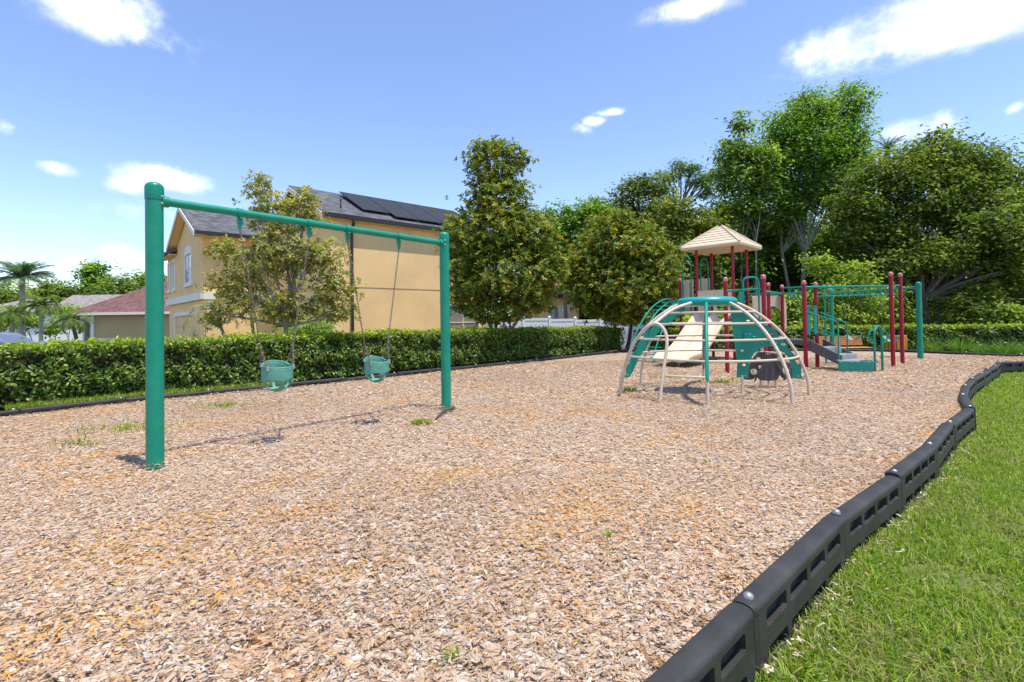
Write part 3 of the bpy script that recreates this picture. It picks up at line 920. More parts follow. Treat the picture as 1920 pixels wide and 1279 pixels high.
swl = G(291, 878).xy; swr = G(837, 768).xy
H1 = D(289, 343, swl.y).z
def frac_at(px, A, B, z):
    return min((i / 500 for i in range(501)), key=lambda f: abs(proj((*A.lerp(B, f), z))[0] - px))
FR = [frac_at(x, swl, swr, H1 - .155) for x in (449, 580, 652, 748)]
sw1, ends1, su, sn = swing_frame('green steel swing frame standing nearest the camera', swl, swr, H1, FR, .0685, .038, .155)

def bucket_swing(label, e0, e1, zb, push):
    """full bucket toddler seat on two chains"""
    c = (e0 + e1) / 2
    u = (e1 - e0); u.z = 0; u.normalize()
    f = Vector((u.y, -u.x, 0))                       # front of the seat, towards the camera
    c = Vector((c.x, c.y, 0)) + f * push
    root = empty('bucket_swing', (c.x, c.y, zb)); tag(root, label, 'swing')
    n, k = 40, 16
    V = []
    for j in range(k + 1):
        v = j / k
        for i in range(n):
            th = 2 * math.pi * i / n                   # 0 = front
            back = max(0, -math.cos(th))
            top = .255 + .055 * back ** 1.3 - .01 * max(0, math.cos(th))
            q = v ** .9
            z = top * (1 - q) + 0.0 * q
            rr = (1 - max(0, (v - .40) / .60) ** 2.6 * .80)
            rx, ry = .150 * rr, .125 * rr
            V.append(c + u * (rx * math.sin(th)) + f * (ry * math.cos(th)) + Vector((0, 0, zb + z)))
    F = []
    for j in range(k):
        for i in range(n):
            th = (2 * math.pi * (i + .5) / n + math.pi) % (2 * math.pi) - math.pi
            v = (j + .5) / k
            hole = .47 < v < .90 and .20 < abs(th) < 1.42 and not (v < .54 and (abs(th) < .36 or abs(th) > 1.28)) and not (v > .83 and (abs(th) < .36 or abs(th) > 1.2))
            if abs(th) > 1.85 and .50 < v < .88 and abs(th) < 2.95:
                hole = True
            if not hole:
                F.append((j * n + i, j * n + (i + 1) % n, (j + 1) * n + (i + 1) % n, (j + 1) * n + i))
    F.append(tuple(k * n + i for i in range(n)))
    seat = MB().add(V, F).build('bucket_seat', 'seat', root, 60)
    so = seat.modifiers.new('thickness', 'SOLIDIFY'); so.thickness = .014; so.offset = 0
    # rolled lip
    MB().tube([V[i] for i in range(n)], .0095, 6, closed=True).build('seat_rim', 'seat', root)
    # chains end in a ring, then two short straps spread to the seat
    for e, s in ((e0, -1), (e1, 1)):
        kx = c + u * s * .168 + Vector((0, 0, zb + .46))
        chain(root, e, kx)
        for g_, nm in ((.07, 1), (-.07, 1)):
            fo = c + u * s * .135 + f * g_ + Vector((0, 0, zb + (.245 if g_ > 0 else .28)))
            chain(root, kx, fo, .04, .0034, 'seat_chain')
            MB().box(fo, (.02, .03, .05), math.atan2(u.y, u.x), .004).build('chain_bracket', 'steel', root)
    return root
def seat_height(px, py, Y):
    return D(px, py, Y).z
y1 = ((ends1[0] + ends1[1]) / 2).y; y2 = ((ends1[2] + ends1[3]) / 2).y
bucket_swing('green bucket toddler swing on the left, in front of the thin tree trunk', ends1[0], ends1[1], D(520, 733, y1).z, .0)
bucket_swing('green bucket toddler swing on the right, nearer the right post of its frame', ends1[2], ends1[3], D(705, 716, y2).z, .02)

g1 = G(1726, 673).xy; 
g2 = Vector((10.75, 16.75))
sw2, ends2, su2, sn2 = swing_frame('far green swing frame beyond the overhead ladder, near the low hedge', g1, g2, D(1722, 529, g1.y).z, (.16, .40, .60, .84), .068, .034, .15)
def belt_swing(label, e0, e1, zb, drop=.10):
    c = (e0 + e1) / 2
    root = empty('belt_swing', (c.x, c.y, zb)); tag(root, label, 'swing')
    u = (e1 - e0); u.z = 0; L = u.length; u.normalize(); f = Vector((u.y, -u.x, 0))
    half = .24; pts = []
    for i in range(13):
        s = -1 + i / 6
        pts.append(Vector((c.x, c.y, zb)) + u * (half * s) + Vector((0, 0, .16 * s * s)))
    m = MB()
    V = []; F = []
    for p in pts:
        for w in (-.07, .07):
            for t in (0, .012):
                V.append(p + f * w + Vector((0, 0, t)))
    for i in range(12):
        b = i * 4
        F += [(b, b + 4, b + 6, b + 2), (b + 1, b + 3, b + 7, b + 5), (b, b + 1, b + 5, b + 4), (b + 2, b + 6, b + 7, b + 3)]
    F += [(0, 2, 3, 1), (48, 49, 51, 50)]
    m.add(V, F).build('belt_seat', 'seat', root)
    chain(root, e0, pts[0], .06); chain(root, e1, pts[-1], .06)
    return root
belt_swing('belt swing hanging from the far swing frame, closest to its near post', ends2[0], ends2[1], .44)
belt_swing('belt swing hanging from the far swing frame, closest to its far post', ends2[2], ends2[3], .44)

# a bent piece of dark timber lying against the right post
fb = MB(); pts = [G(817, 789) + Vector((0, 0, .02)), G(826, 781) + Vector((0, 0, .035)), G(838, 775) + Vector((0, 0, .05)), G(851, 770) + Vector((0, 0, .04))]
fb.tube(catmull(pts, 5), [.010, .030], 8)
tag(fb.build('bark_piece', 'bark_dark'), 'bent dark piece of bark lying at the foot of the right swing post', 'bark')

# ================================================================ CLIMBING DOME
DC = Vector((3.27, 8.35))
PH0, PH1, RAD = R(22), R(78), 1.74
def prof(ph):
    r = .40 + RAD * (math.sin(ph) - math.sin(PH0)); z = 1.505 - RAD * (math.cos(PH0) - math.cos(ph))
    return r, z
def dome_pt(a, r, z):
    return Vector((DC.x + r * math.cos(a), DC.y + r * math.sin(a), z))
dome = empty('climbing_dome', (DC.x, DC.y, 0)); tag(dome, 'low tan and green climbing dome with horizontal rungs, in front of the slide', 'climbing frame')
# moulded cap
pr = [(.05, 1.44), (.36, 1.44), (.43, 1.455), (.472, 1.49), (.480, 1.52), (.465, 1.555), (.42, 1.578), (.33, 1.587), (.2, 1.58), (.02, 1.575)]
MB().lathe((DC.x, DC.y, 0), pr, 40).build('top_cap', 'ring', dome, 60)
WEB = [R(-21), R(72), R(177), R(248)]
for wi, a in enumerate(WEB):
    u = Vector((math.cos(a), math.sin(a), 0)); n = Vector((-math.sin(a), math.cos(a), 0)) * .022
    P = []
    N_ = 46
    phe = R(75.5)
    for i in range(N_ + 1):                            # outer edge, scalloped
        ph = PH0 + (phe - PH0) * i / N_
        r, z = prof(ph)
        dep = .055 + .016 * math.cos(2 * math.pi * i / N_ * 7)
        P.append((r - dep * math.sin(ph), z - dep * math.cos(ph) if False else z - dep * .9 * math.cos(ph)))
    re, ze = P[-1]
    if wi == 0:                                         # the full climbing wall
        P += [(re + .03, .26), (1.245, .26)]
        for i in range(1, 15):                          # arch
            t = math.pi * i / 15
            P.append((.925 + .32 * math.cos(t), .27 + .50 * math.sin(t) ** .8))
        P += [(.60, .255), (.43, .255), (.445, .5), (.40, .95), (.36, 1.41)]
    else:                                               # the others are curved bands
        P += [(re + .03, .26), (1.31, .26)]
        for i in range(1, 24):
            ph = R(74) + (PH0 - R(74)) * i / 24
            r, z = prof(ph); dep = .17 + .03 * math.sin(math.pi * i / 24)
            P.append((r - dep * math.sin(ph), z - dep * math.cos(ph)))
        P += [(.36, 1.41)]
    poly = [dome_pt(a, r, z) - n / 2 for r, z in P]
    web = MB().prism(poly, n).build('climbing_panel', 'green_plastic', dome, 20)
    # tan steel edge tube and feet
    edge = [dome_pt(a, *prof(PH0 + (PH1 - PH0) * i / 20)) for i in range(21)] + [dome_pt(a, 1.462, .12), dome_pt(a, 1.47, -.2)]
    if wi == 3:
        edge = [dome_pt(a, 1.44, .34)] + edge[-2:]
        gp = [dome_pt(a, *prof(PH0 + (R(74) - PH0) * i / 20)) for i in range(21)]
        MB().tube(gp, .026, 10).build('panel_edge', 'green_plastic', dome)
    MB().tube(edge, .024, 12).build('arc_tube', 'tan', dome)
    if wi == 0:
        MB().tube([dome_pt(a, .515, .30), dome_pt(a, .515, -.2)], .021, 10).build('foot', 'tan', dome)
    # bolts at the feet
    m = MB()
    for r_, z_ in (((.47, .29), (.56, .29), (1.32, .30), (1.40, .30), (.82, .82), (1.02, .82)) if wi == 0 else ((1.34, .30), (1.41, .30))):
        for sg in (-1, 1):
            MB().ball(dome_pt(a, r_, z_) + n * sg * .62, .013, 8, 5).build('bolt', 'steel', web)
    # hand holds
    hc = ['tan_plastic', 'red', 'tan_plastic', 'green', 'tan_plastic', 'tan_plastic', 'red', 'tan_plastic']
    for k, (r_, z_) in enumerate(() if wi else ((.62, 1.18), (.95, .95), (.52, .70), (.70, .92), (1.12, .80), (.88, 1.13), (1.30, .58), (.54, .46))):
        m = MB()
        for sg in (-1, 1):
            m.ball(dome_pt(a, r_, z_) + n * sg * 1.0, .032, 9, 6, (1, 1, .62 + .1 * (k % 3)))
        m.build('hand_hold', hc[k], web)
    if wi == 0:
        m = MB(); c = dome_pt(a, .60, .93)
        m.box(c - Vector((0, .02, 0)), (.10, .09, .10), a, .01); m.build('hand_hold', 'teal', web)
ANG = [R(-63), R(25), R(124)]
for a in ANG:                                            # tan arcs between the panels
    e = [dome_pt(a, *prof(PH0 + (PH1 - PH0) * i / 24)) for i in range(25)] + [dome_pt(a, 1.462, .12), dome_pt(a, 1.47, -.2)]
    MB().tube(e, .024, 12).build('arc_tube', 'tan', dome)
# entry hoop on the left and the short arc that ends on it
hp = [(1236, 790), (1237, 757), (1243, 700), (1250, 655), (1249, 628), (1240, 612), (1226, 607), (1207, 619), (1187, 647), (1172, 688), (1163, 735), (1161, 760)]
hy = [7.35, 7.35, 7.40, 7.46, 7.52, 7.58, 7.63, 7.72, 7.86, 8.03, 8.24, 8.26]
hpts = [D(x, y, Y) for (x, y), Y in zip(hp, hy)]
MB().tube(catmull(hpts, 7), .025, 12).build('entry_hoop', 'tan', dome)
e0 = dome_pt(R(-140), *prof(PH0))
MB().tube(catmull([e0, e0.lerp(hpts[6], .5) + Vector((-.02, -.01, .05)), hpts[6]], 8), .025, 12).build('arc_tube', 'tan', dome)
SPAN = [(WEB[0], WEB[1]), (WEB[1], WEB[2]), (WEB[2], WEB[3]), (WEB[3], WEB[0] + 2 * math.pi)]
for q in range(4):
    for z in (1.33, 1.15, .91, .62, .40):
        if z < .5 and q != 2:
            continue
        ph = min((PH0 + (PH1 - PH0) * i / 400 for i in range(401)), key=lambda p: abs(prof(p)[1] - z))
        r = prof(ph)[0]
        a0, a1 = SPAN[q]
        if z < .5:
            a0 = R(224)
        pts = []
        for i in range(15):
            f = i / 14; a = a0 + (a1 - a0) * f
            ch = dome_pt(a0, r, z).lerp(dome_pt(a1, r, z), f)
            pts.append(ch.lerp(dome_pt(a, r - .005, z), .85 if q != 2 else (.55 if z > .5 else 1.0)))
        MB().tube(pts, .0175, 10).build('rung', 'tan', dome)
# charcoal climbing pod under the right-hand panel
pc = D(1441, 690, 8.75)
pod = empty('climbing_pod', (pc.x, pc.y, 0)); tag(pod, 'charcoal plastic climbing pod with round tan holds, beneath the green arched panel', 'climber')
def pod_shape(sx, th, y):
    P = [(-.47, .20), (-.42, .15), (-.28, .15), (-.20, .22), (-.13, .13), (.13, .13), (.20, .22), (.28, .15), (.42, .16), (.47, .21), (.43, .31), (.31, .43), (.22, .56), (.13, .63), (0, .57), (-.13, .63), (-.22, .56), (-.31, .42), (-.43, .31)]
    Q = catmull([Vector((x * sx, 0, z)) for x, z in P + [P[0]]], 4)[:-1]
    return [Vector((pc.x + q.x, pc.y + y, q.z)) for q in Q]
MB().prism(pod_shape(1, .08, 0), (0, .05, 0)).build('pod_shell', 'black', pod, 30)
for x0, x1 in ((-.09, -.26), (.09, .26)):
    MB().tube(catmull([(pc.x + x0, pc.y - .05, .64), (pc.x + x0 * 1.15, pc.y - .06, .45), (pc.x + x1 * .85, pc.y - .06, .24), (pc.x + x1, pc.y - .03, .13)], 6), .017, 8).build('rib', 'black', pod)
for x, z in ((-.27, .285), (.29, .29), (-.18, .50), (.19, .50), (-.15, .36)):
    m = MB(); r_ = .055 if abs(x) > .2 else .036
    m.tube([(pc.x + x, pc.y - .03, z), (pc.x + x, pc.y + .06, z)], r_, 16); m.tube([(pc.x + x, pc.y - .045, z), (pc.x + x, pc.y - .02, z)], r_ * .55, 12)
    m.build('round_hold', 'tan_plastic', pod)
for x in (-.12, .14):
    MB().tube([(pc.x + x, pc.y + .04, .4), (pc.x + x, pc.y + .04, -.2)], .02, 10).build('leg', 'tan', pod)

# ================================================================ PLAY STRUCTURE
PS = empty('play_structure', (6.4, 14.2, 0)); tag(PS, 'large maroon and green play structure with tan roofed tower, double slide and overhead ladder', 'play structure')
U = Vector((math.cos(R(-45)), math.sin(R(-45)), 0)); Vv = Vector((math.cos(R(45)), math.sin(R(45)), 0)); DK = 1.07
T2 = G(1338, 669); T1 = T2 - Vv * DK; T3 = T1 + U * DK; T4 = T2 + U * DK; T0 = T2 - U * DK
PR_ = .0445
def post(p, h, mat='red', r=PR_, cap=True):
    o = MB().tube([(p.x, p.y, -.3), (p.x, p.y, h * .5), (p.x, p.y, h - .06)], r, 18).build('post', mat, PS)
    if cap:
        c = r * 1.07
        MB().lathe((p.x, p.y, 0), [(c * .97, h - .08), (c, h - .075), (c, h - .02), (c * .9, h - .003), (c * .6, h + .012), (.002, h + .018)], 18).build('post_cap', 'red_cap_glare' if mat == 'red' else mat, o)
    return o
TOPZ = D(1379, 458, T3.y).z
for p in (T1, T2, T3, T4):
    post(p, TOPZ, cap=False)
post(T0, 2.55)
# roof: thick moulded pyramid with lapped rows
rc = (T1 + T4) / 2; rc.z = 0
def roof_pt(a, b, z):
    return rc + U * a + Vv * b + Vector((0, 0, z))
HS = .86; ez = TOPZ - .04; az = D(1357, 424, rc.y).z
roofbody = MB()
lip = [(HS - .02, ez - .035), (HS + .012, ez - .01), (HS + .018, ez + .045), (HS - .005, ez + .075)]
rows = 7; P = []
for k in range(rows):
    f0 = k / rows; f1 = (k + 1) / rows
    h0 = HS - .01 - (HS - .08) * f0; h1 = HS - .01 - (HS - .08) * f1
    z0 = ez + .085 + (az - ez - .10) * f0; z1 = ez + .085 + (az - ez - .10) * f1
    P += [(h0, z0), (h1, z1 - .022)]
prof_ = lip + P + [(.07, az), (.002, az + .01)]
under = [(.002, az - .16), (HS - .10, ez + .0), (HS - .05, ez - .03)]
allp = under + prof_
V = []; F = []
for h, z in allp:
    V += [roof_pt(-h, -h, z), roof_pt(h, -h, z), roof_pt(h, h, z), roof_pt(-h, h, z)]
for i in range(len(allp) - 1):
    for k in range(4):
        F.append((i * 4 + k, i * 4 + (k + 1) % 4, i * 4 + 4 + (k + 1) % 4, i * 4 + 4 + k))
roof = roofbody.add(V, F).build('roof', 'tan_plastic', PS, 12)
for sx, sy in ((-1, -1), (1, -1), (1, 1), (-1, 1)):
    MB().tube([roof_pt(sx * HS, sy * HS, ez + .07), roof_pt(sx * .06, sy * .06, az + .004)], [.032, .022], 8).build('hip_rib', 'tan_plastic', roof)
# decks
def deck(pts, z, name='deck'):
    MB().prism([Vector((p.x, p.y, z - .05)) for p in pts], (0, 0, .05)).build(name, 'grey_plastic', PS)
R1p, R2p = G(1364, 700), Vector((5.27, 10.4, 0))
R3p, R4p = Vector((6.97, 13.5, 0)), Vector((7.60, 13.98, 0))
R5p = Vector((6.95, 11.82, 0)); R6p = G(1533, 689); R7p = G(1675, 688); R8p = G(1692.5, 683)
deck([T1, T3, T4, T2], 1.2); deck([T0, T1, T2], 1.45); deck([T3, R3p, R4p, T4], .95); deck([R3p, R5p, R6p, R4p], .66)
for p, px, py in ((R1p, 1364, 521), (R2p, 1433, 516), (R3p, 1441, 531), (R4p, 1468, 535), (R5p, 1508, 527), (R6p, 1532, 530), (R7p, 1671, 511), (R8p, 1690, 513)):
    post(p, D(px, py, p.y).z)
# guard panel behind the slide's head
def plate(p, q, z0, z1, mat, name, t=.03):
    n = (q - p).cross(Vector((0, 0, 1))).normalized() * t
    return MB().prism([Vector((p.x, p.y, z0)) - n / 2, Vector((q.x, q.y, z0)) - n / 2, Vector((q.x, q.y, z1)) - n / 2, Vector((p.x, p.y, z1)) - n / 2], n).build(name, mat, PS)
plate(T1 + U * .03, T3 - U * .03, 1.86, 2.05, 'tan_plastic', 'slide_hood', .07)
plate(T1 + U * .03, T1 + U * .17, 1.2, 1.87, 'tan_plastic', 'slide_hood_side', .06)
plate(T3 - U * .17, T3 - U * .03, 1.2, 1.87, 'tan_plastic', 'slide_hood_side', .06)
MB().box((T1 + T3) / 2 + Vector((0, 0, 1.55)), (.09, .06, .62), R(-45), .01).build('slide_divider', 'tan_plastic', PS)
# double slide
S0 = (T1 + T3) / 2 - Vv * .02; SD = -Vv
path = [(0, 1.21), (.22, 1.20), (.45, 1.08), (.9, .80), (1.4, .49), (1.85, .27), (2.2, .185), (2.55, .18), (2.72, .19), (2.80, .17)]
pp = catmull([Vector((s, 0, z)) for s, z in path], 5)
hw = .52
cs = [(-hw, .17), (-hw + .03, .19), (-hw + .07, .16), (-hw + .11, .05), (-hw + .18, .005), (-.28, 0), (-.16, .005), (-.09, .05), (-.045, .125), (0, .145)]
cs = cs + [(-a, b) for a, b in reversed(cs[:-1])]
low = [(-a, b - .05) for a, b in cs]
low = [(hw + .01, .10), (hw - .08, -.03), (.28, -.045), (.1, -.02), (0, .06), (-.1, -.02), (-.28, -.045), (-hw + .08, -.03), (-hw - .01, .10)]
ring_ = cs + low
k = len(ring_); V = []; F = []
for i, p in enumerate(pp):
    t = (pp[min(i + 1, len(pp) - 1)] - pp[max(0, i - 1)]).normalized()
    up_ = Vector((-t.z, 0, t.x))
    fl = 1.0 - .75 * max(0, (p.x - 2.35) / .45) ** 2
    for a, b in ring_:
        q = p + up_ * (b * (fl if b > 0 else 1))
        V.append(S0 + SD * q.x + U * (a * (1 - .10 * max(0, (p.x - 2.4) / .4) ** 2)) + Vector((0, 0, q.z)))
for i in range(len(pp) - 1):
    for j in range(k):
        F.append((i * k + j, i * k + (j + 1) % k, i * k + k + (j + 1) % k, i * k + k + j))
F.append(tuple(range(k - 1, -1, -1))); F.append(tuple((len(pp) - 1) * k + j for j in range(k)))
MB().add(V, F).build('double_slide', 'tan_plastic', PS, 50)
MB().tube([S0 + SD * 2.35 + Vector((0, 0, .15)), S0 + SD * 2.35 + Vector((0, 0, -.2))], .03, 10).build('slide_foot', 'tan', PS)
# entry panels with hand loops on the triangular deck
def loop(p, q, z0, z1, r=.016, mat='green', leg=None):
    p, q = Vector((p.x, p.y, 0)), Vector((q.x, q.y, 0)); w = (q - p).length / 2; c = (p + q) / 2; d = (q - p).normalized()
    pts = [Vector((p.x, p.y, z0)), Vector((p.x, p.y, z1 - w))]
    pts += [c + d * (-w * math.cos(math.pi * i / 10)) + Vector((0, 0, z1 - w + w * math.sin(math.pi * i / 10))) for i in range(1, 10)]
    pts += [Vector((q.x, q.y, z1 - w)), Vector((q.x, q.y, z0))]
    return MB().tube(pts, r, 10).build('hand_loop', mat, PS)
loop(T0.lerp(T1, .16), T0.lerp(T1, .68), 1.3, D(1293, 481, 16).z, .019)
loop(T1.lerp(T2, .24), T1.lerp(T2, .76), 1.3, D(1321, 484, 15.4).z, .019)
W0 = T0 + Vector((.05, .0, 0))
plate(T0.lerp(T2, .06), T0.lerp(T2, .42), 1.45, 2.50, 'tan_plastic', 'guard_panel')
plate(T0.lerp(T2, .60), T0.lerp(T2, .94), 1.45, 2.50, 'tan_plastic', 'guard_panel')
for f in (.22, .6):
    MB().tube([T0.lerp(T1, f) + Vector((0, 0, 1.45)), T0.lerp(T1, f) + Vector((0, 0, 2.35))], .014, 8).build('guard_bar', 'green', PS)
# arched ladder on the left
CT = (T0 + T1) / 2 + Vector((-.05, 0, 0)); CF = G(1199, 680)
cd = Vector((CF.x - CT.x, CF.y - CT.y, 0)); cl = cd.length; cd.normalize(); cn = Vector((-cd.y, cd.x, 0))
def arch(s, off, lift):
    return CT + cd * (cl * s) + cn * off + Vector((0, 0, lift))
prof_c = [(0, 1.68), (.12, 1.76), (.30, 1.73), (.52, 1.50), (.72, 1.10), (.88, .60), (.96, .22), (1.0, -.2)]
for off in (-.42, -.14, .14, .42):
    pts = catmull([arch(s, off, z + (.10 if abs(off) > .3 else 0) * (1 - s)) for s, z in prof_c], 5)
    MB().tube(pts, .021, 8).build('climber_rail', 'teal', PS)
for i in range(8):
    s = .08 + .11 * i; z = np.interp(s, [a for a, b in prof_c], [b for a, b in prof_c])
    MB().tube([arch(s, -.42, z), arch(s, .42, z)], .015, 8).build('climber_rung', 'teal', PS)
for i in range(3):
    MB().tube([arch(.93 - i * .02, -.55, .03 + .2 * i), arch(.93 - i * .02, .55, .03 + .2 * i)], .016, 8).build('climber_rung', 'teal', PS)
# tan arched panel on the back of the lower deck
A0, A1 = D(1411, 560, 14.05), D(1474, 560, 14.05); A0.z = A1.z = 0
W = (A1 - A0).length; cxp = .60 * W; rad_ = .30 * W
P = [(0, .95), (0, 1.80), (.05, 1.84), (W - .20, 1.84), (W - .06, 1.78), (W, 1.62), (W, .92), (W - .06, .88), (cxp + rad_, .92)]
P += [(cxp + rad_ * math.cos(t), 1.18 + rad_ * 1.25 * math.sin(t)) for t in [math.pi * i / 16 for i in range(17)]]
P += [(cxp - rad_, .95)]
MB().prism([A0 + Vector((x, 0, z)) for x, z in P], (0, .05, 0)).build('arched_panel', 'tan_plastic', PS, 25)
# green hoop ladder between tower and lower deck
h0, h1 = D(1394, 560, 13.9), D(1423, 560, 13.9)
zt_ = D(1408, 520, 13.9).z
pts = [Vector((h0.x, h0.y, .0)), Vector((h0.x, h0.y, zt_ - .14)), Vector((h0.x + .03, h0.y, zt_ - .04)), Vector((h0.x + .12, h0.y, zt_)), Vector((h1.x - .12, h0.y, zt_)), Vector((h1.x - .03, h0.y, zt_ - .05)), Vector((h1.x, h0.y, zt_ - .16)), Vector((h1.x, h0.y, .9))]
MB().tube(pts, .026, 10).build('hoop_ladder', 'teal', PS)
MB().box((h0.x - .07, h0.y, 1.42), (.10, .035, 1.05), 0, .01).build('ladder_panel', 'teal', PS)
for z in (.35, .7, 1.05):
    MB().tube([(h0.x, h0.y, z), (h1.x, h0.y, z)], .016, 8).build('ladder_rung', 'teal', PS)
# overhead bars from post to post
def bar(p, q, r=.021, mat='teal', name='overhead_bar'):
    return MB().tube([p, (Vector(p) + Vector(q)) / 2, q], r, 10).build(name, mat, PS)
def on(p, px, py):
    return Vector((p.x, p.y, D(px, py, p.y).z))
bar(on(R1p, 1364, 546), on(R2p, 1433, 541)); bar(on(R2p, 1433, 546), on(R4p, 1468, 551), .028)
bar(on(R4p, 1468, 551), on(R5p, 1508, 547)); bar(on(R4p, 1468, 540), on(R6p, 1532, 537))
bar(on(T4, 1407, 551), on(R4p, 1468, 552.5), .02)
for k in range(5):                                       # curved loops between the two short bars
    f = .25 + .15 * k
    a = on(R4p, 1468, 551).lerp(on(R5p, 1508, 547), f); b = on(R4p, 1468, 540).lerp(on(R6p, 1532, 537), f)
    MB().tube(catmull([a, (a * .75 + b * .25) - Vector((0, 0, .16)), (a + b) / 2 - Vector((0, 0, .22)), (a * .25 + b * .75) - Vector((0, 0, .16)), b], 4), .014, 8).build('overhead_loop', 'green', PS)
# overhead ladder
ra0, ra1 = on(R5p, 1513, 538), on(R8p, 1690, 535.5)
rb0, rb1 = D(1540, 556, 12.95), D(1682, 552, 13.25)
bar(ra0, ra1, .022, 'teal', 'ladder_rail'); bar(rb0, rb1, .022, 'teal', 'ladder_rail')
bar(rb0, on(R6p, 1532, 555), .02, 'teal', 'ladder_rail'); bar(rb1, on(R8p, 1690, 551), .02, 'teal', 'ladder_rail')
for k in range(13):
    f = .05 + .072 * k
    bar(ra0.lerp(ra1, f), rb0.lerp(rb1, min(1, .02 + f * 1.0)), .016, 'teal', 'ladder_rung')
bar(D(1546, 556, 12.9), Vector((D(1546, 556, 12.9).x, 12.9, -.2)), .024, 'teal', 'ladder_leg')
# stairs down to the transfer platform
su_ = (R6p - R5p).normalized(); TP = G(1606, 698); TP0, TP1 = G(1571, 697), G(1639, 698)
sdir = Vector((.66, -.75, 0)).normalized()
E0 = R5p + Vector((.06, -.02, 0)); E1 = R6p + Vector((.05, -.02, 0))
L0 = Vector((7.33, 11.17, 0)); L1 = L0 + (E1 - E0).normalized() * .60; E1 = E0 + (E1 - E0).normalized() * .60
for a, b in ((E0, L0), (E1, L1)):
    n_ = (E1 - E0).normalized() * .035
    MB().prism([Vector((a.x, a.y, .68)), Vector((b.x, b.y, .36)), Vector((b.x, b.y, .13)), Vector((a.x, a.y, .43))], n_).build('stair_stringer', 'grey_plastic', PS)
for k, z in enumerate((.52, .37)):
    f = .42 + .46 * k
    p, q = E0.lerp(L0, f), E1.lerp(L1, f)
    c = (p + q) / 2
    MB().box((c.x, c.y, z - .02), ((L0 - E0).length * .40, .58, .04), math.atan2((L0 - E0).y, (L0 - E0).x), .006).build('stair_step', 'lightgrey', PS)
    d_ = (L0 - E0).normalized() * (L0 - E0).length * .19
    MB().box((c.x + d_.x, c.y + d_.y, z - .10), (.02, .56, .14), math.atan2((L0 - E0).y, (L0 - E0).x), .003).build('stair_riser', 'lightgrey', PS)
MB().obox(D(1484, 641, R5p.y + .6), R5p + Vector((0, 0, .60)), .04, .10).build('deck_edge', 'grey_plastic', PS)
# transfer platform
tu = (TP1 - TP0).normalized(); tn = Vector((-tu.y, tu.x, 0)); tl = (TP1 - TP0).length
c = (TP0 + TP1) / 2 + tn * .32
MB().box((c.x, c.y, .235), (tl * .96, .62, .04), math.atan2(tu.y, tu.x), .008).build('transfer_deck', 'lightgrey', PS)
fp = MB().box(((TP0 + TP1) / 2).xyz + Vector((0, 0, .13)), (tl * .97, .03, .21), math.atan2(tu.y, tu.x), .006).build('front_panel', 'green_plastic', PS)
m = MB()
for f in (.08, .36, .55, .86):
    q = TP0.lerp(TP1, f) - tn * .018
    MB().ball((q.x, q.y, .205), .012, 8, 5).build('bolt', 'steel', fp)
MB().obox(TP0 - tu * .05 + Vector((0, 0, .02)) - tn * .02, TP1 + Vector((0, 0, .02)) - tn * .02, .05, .03).build('base_rail', 'grey_plastic', PS)
lp0 = TP1 + tu * .02; lp1 = lp0 + Vector((.34, .24, 0))
zt2 = D(1644, 611, lp0.y + .1).z
loop(lp0, lp1, -.1, zt2, .024, 'green')
for p, sgn in ((lp0, -1), (lp1, 1)):
    c = Vector((p.x + sgn * .055, p.y, .74))
    pts = [Vector((p.x, p.y, .90)), Vector((p.x + sgn * .06, p.y, .91)), Vector((p.x + sgn * .115, p.y, .83)), Vector((p.x + sgn * .12, p.y, .72)), Vector((p.x + sgn * .07, p.y, .64)), Vector((p.x, p.y, .63))]
    MB().tube(catmull(pts, 5), .016, 8).build('side_grip', 'green', PS)
# handrails
for (s0, s1, top0, top1, bot1, Y0, Y1) in (((1518, 586), (1566, 602), 0, 0, 0, R5p.y, L0.y), ((1538, 586), (1583, 604), 0, 0, 0, R6p.y, L1.y)):
    a = D(*s0, Y0); b = D(*s1, Y1)
    far = Y0 > R5p.y + .05
    e = Vector((b.x + .04, b.y - .03, b.z - .06))
    pts = [a + Vector((-.05, .03, 0)), a, a.lerp(b, .5), b, e, Vector((e.x, e.y, .0 if not far else .22))]
    MB().tube(pts, .017, 8).build('handrail', 'green', PS)
    MB().tube([a - Vector((0, 0, .42)), b - Vector((0, 0, .36))], .012, 8).build('lower_rail', 'green', PS)
for px in (1516, 1528):
    p = D(px, 600, 12.0)
    MB().box((p.x, p.y, 1.15), (.085, .035, .70), 0, .01).build('entry_panel', 'teal', PS)

# ================================================================ BENCH AND BIN
by = 18.25; b0 = D(1531, 640, by).x; b1 = D(1621, 640, by).x
bench = empty('park_bench', ((b0 + b1) / 2, by, -.35)); tag(bench, 'wooden slatted bench with dark frame, behind the stairs', 'bench')
BL = b1 - b0; bx = (b0 + b1) / 2
for k in range(5):
    z = D(1576, 646.5 - 3.6 * k, by).z
    MB().box((bx, by + .10 + .02 * k, z), (BL, .03, .058), 0, .006).build('back_slat', 'bench', bench)
for k in range(5):
    MB().box((bx, by - .02 - .095 * k, .075), (BL, .08, .03), 0, .006).build('seat_slat', 'bench', bench)
for sx in (-1, 1):
    x = bx + sx * (BL / 2 - .25)
    m = MB(); m.obox((x, by - .35, -.36), (x, by - .35, .06), .05, .05, (0, 1, 0)); m.obox((x, by + .1, -.36), (x, by + .22, .52), .05, .05, (0, 1, 0)); m.obox((x, by - .42, .045), (x, by + .14, .045), .05, .03)
    m.build('bench_frame', 'gutter', bench)
ty = 18.3; tc_ = D(1676, 640, ty)
binr = empty('litter_bin', (tc_.x, ty, -.35)); tag(binr, 'round litter bin with upright yellow pine slats, behind the red posts', 'bin')
r_ = .37; zt3 = D(1676, 628, ty).z
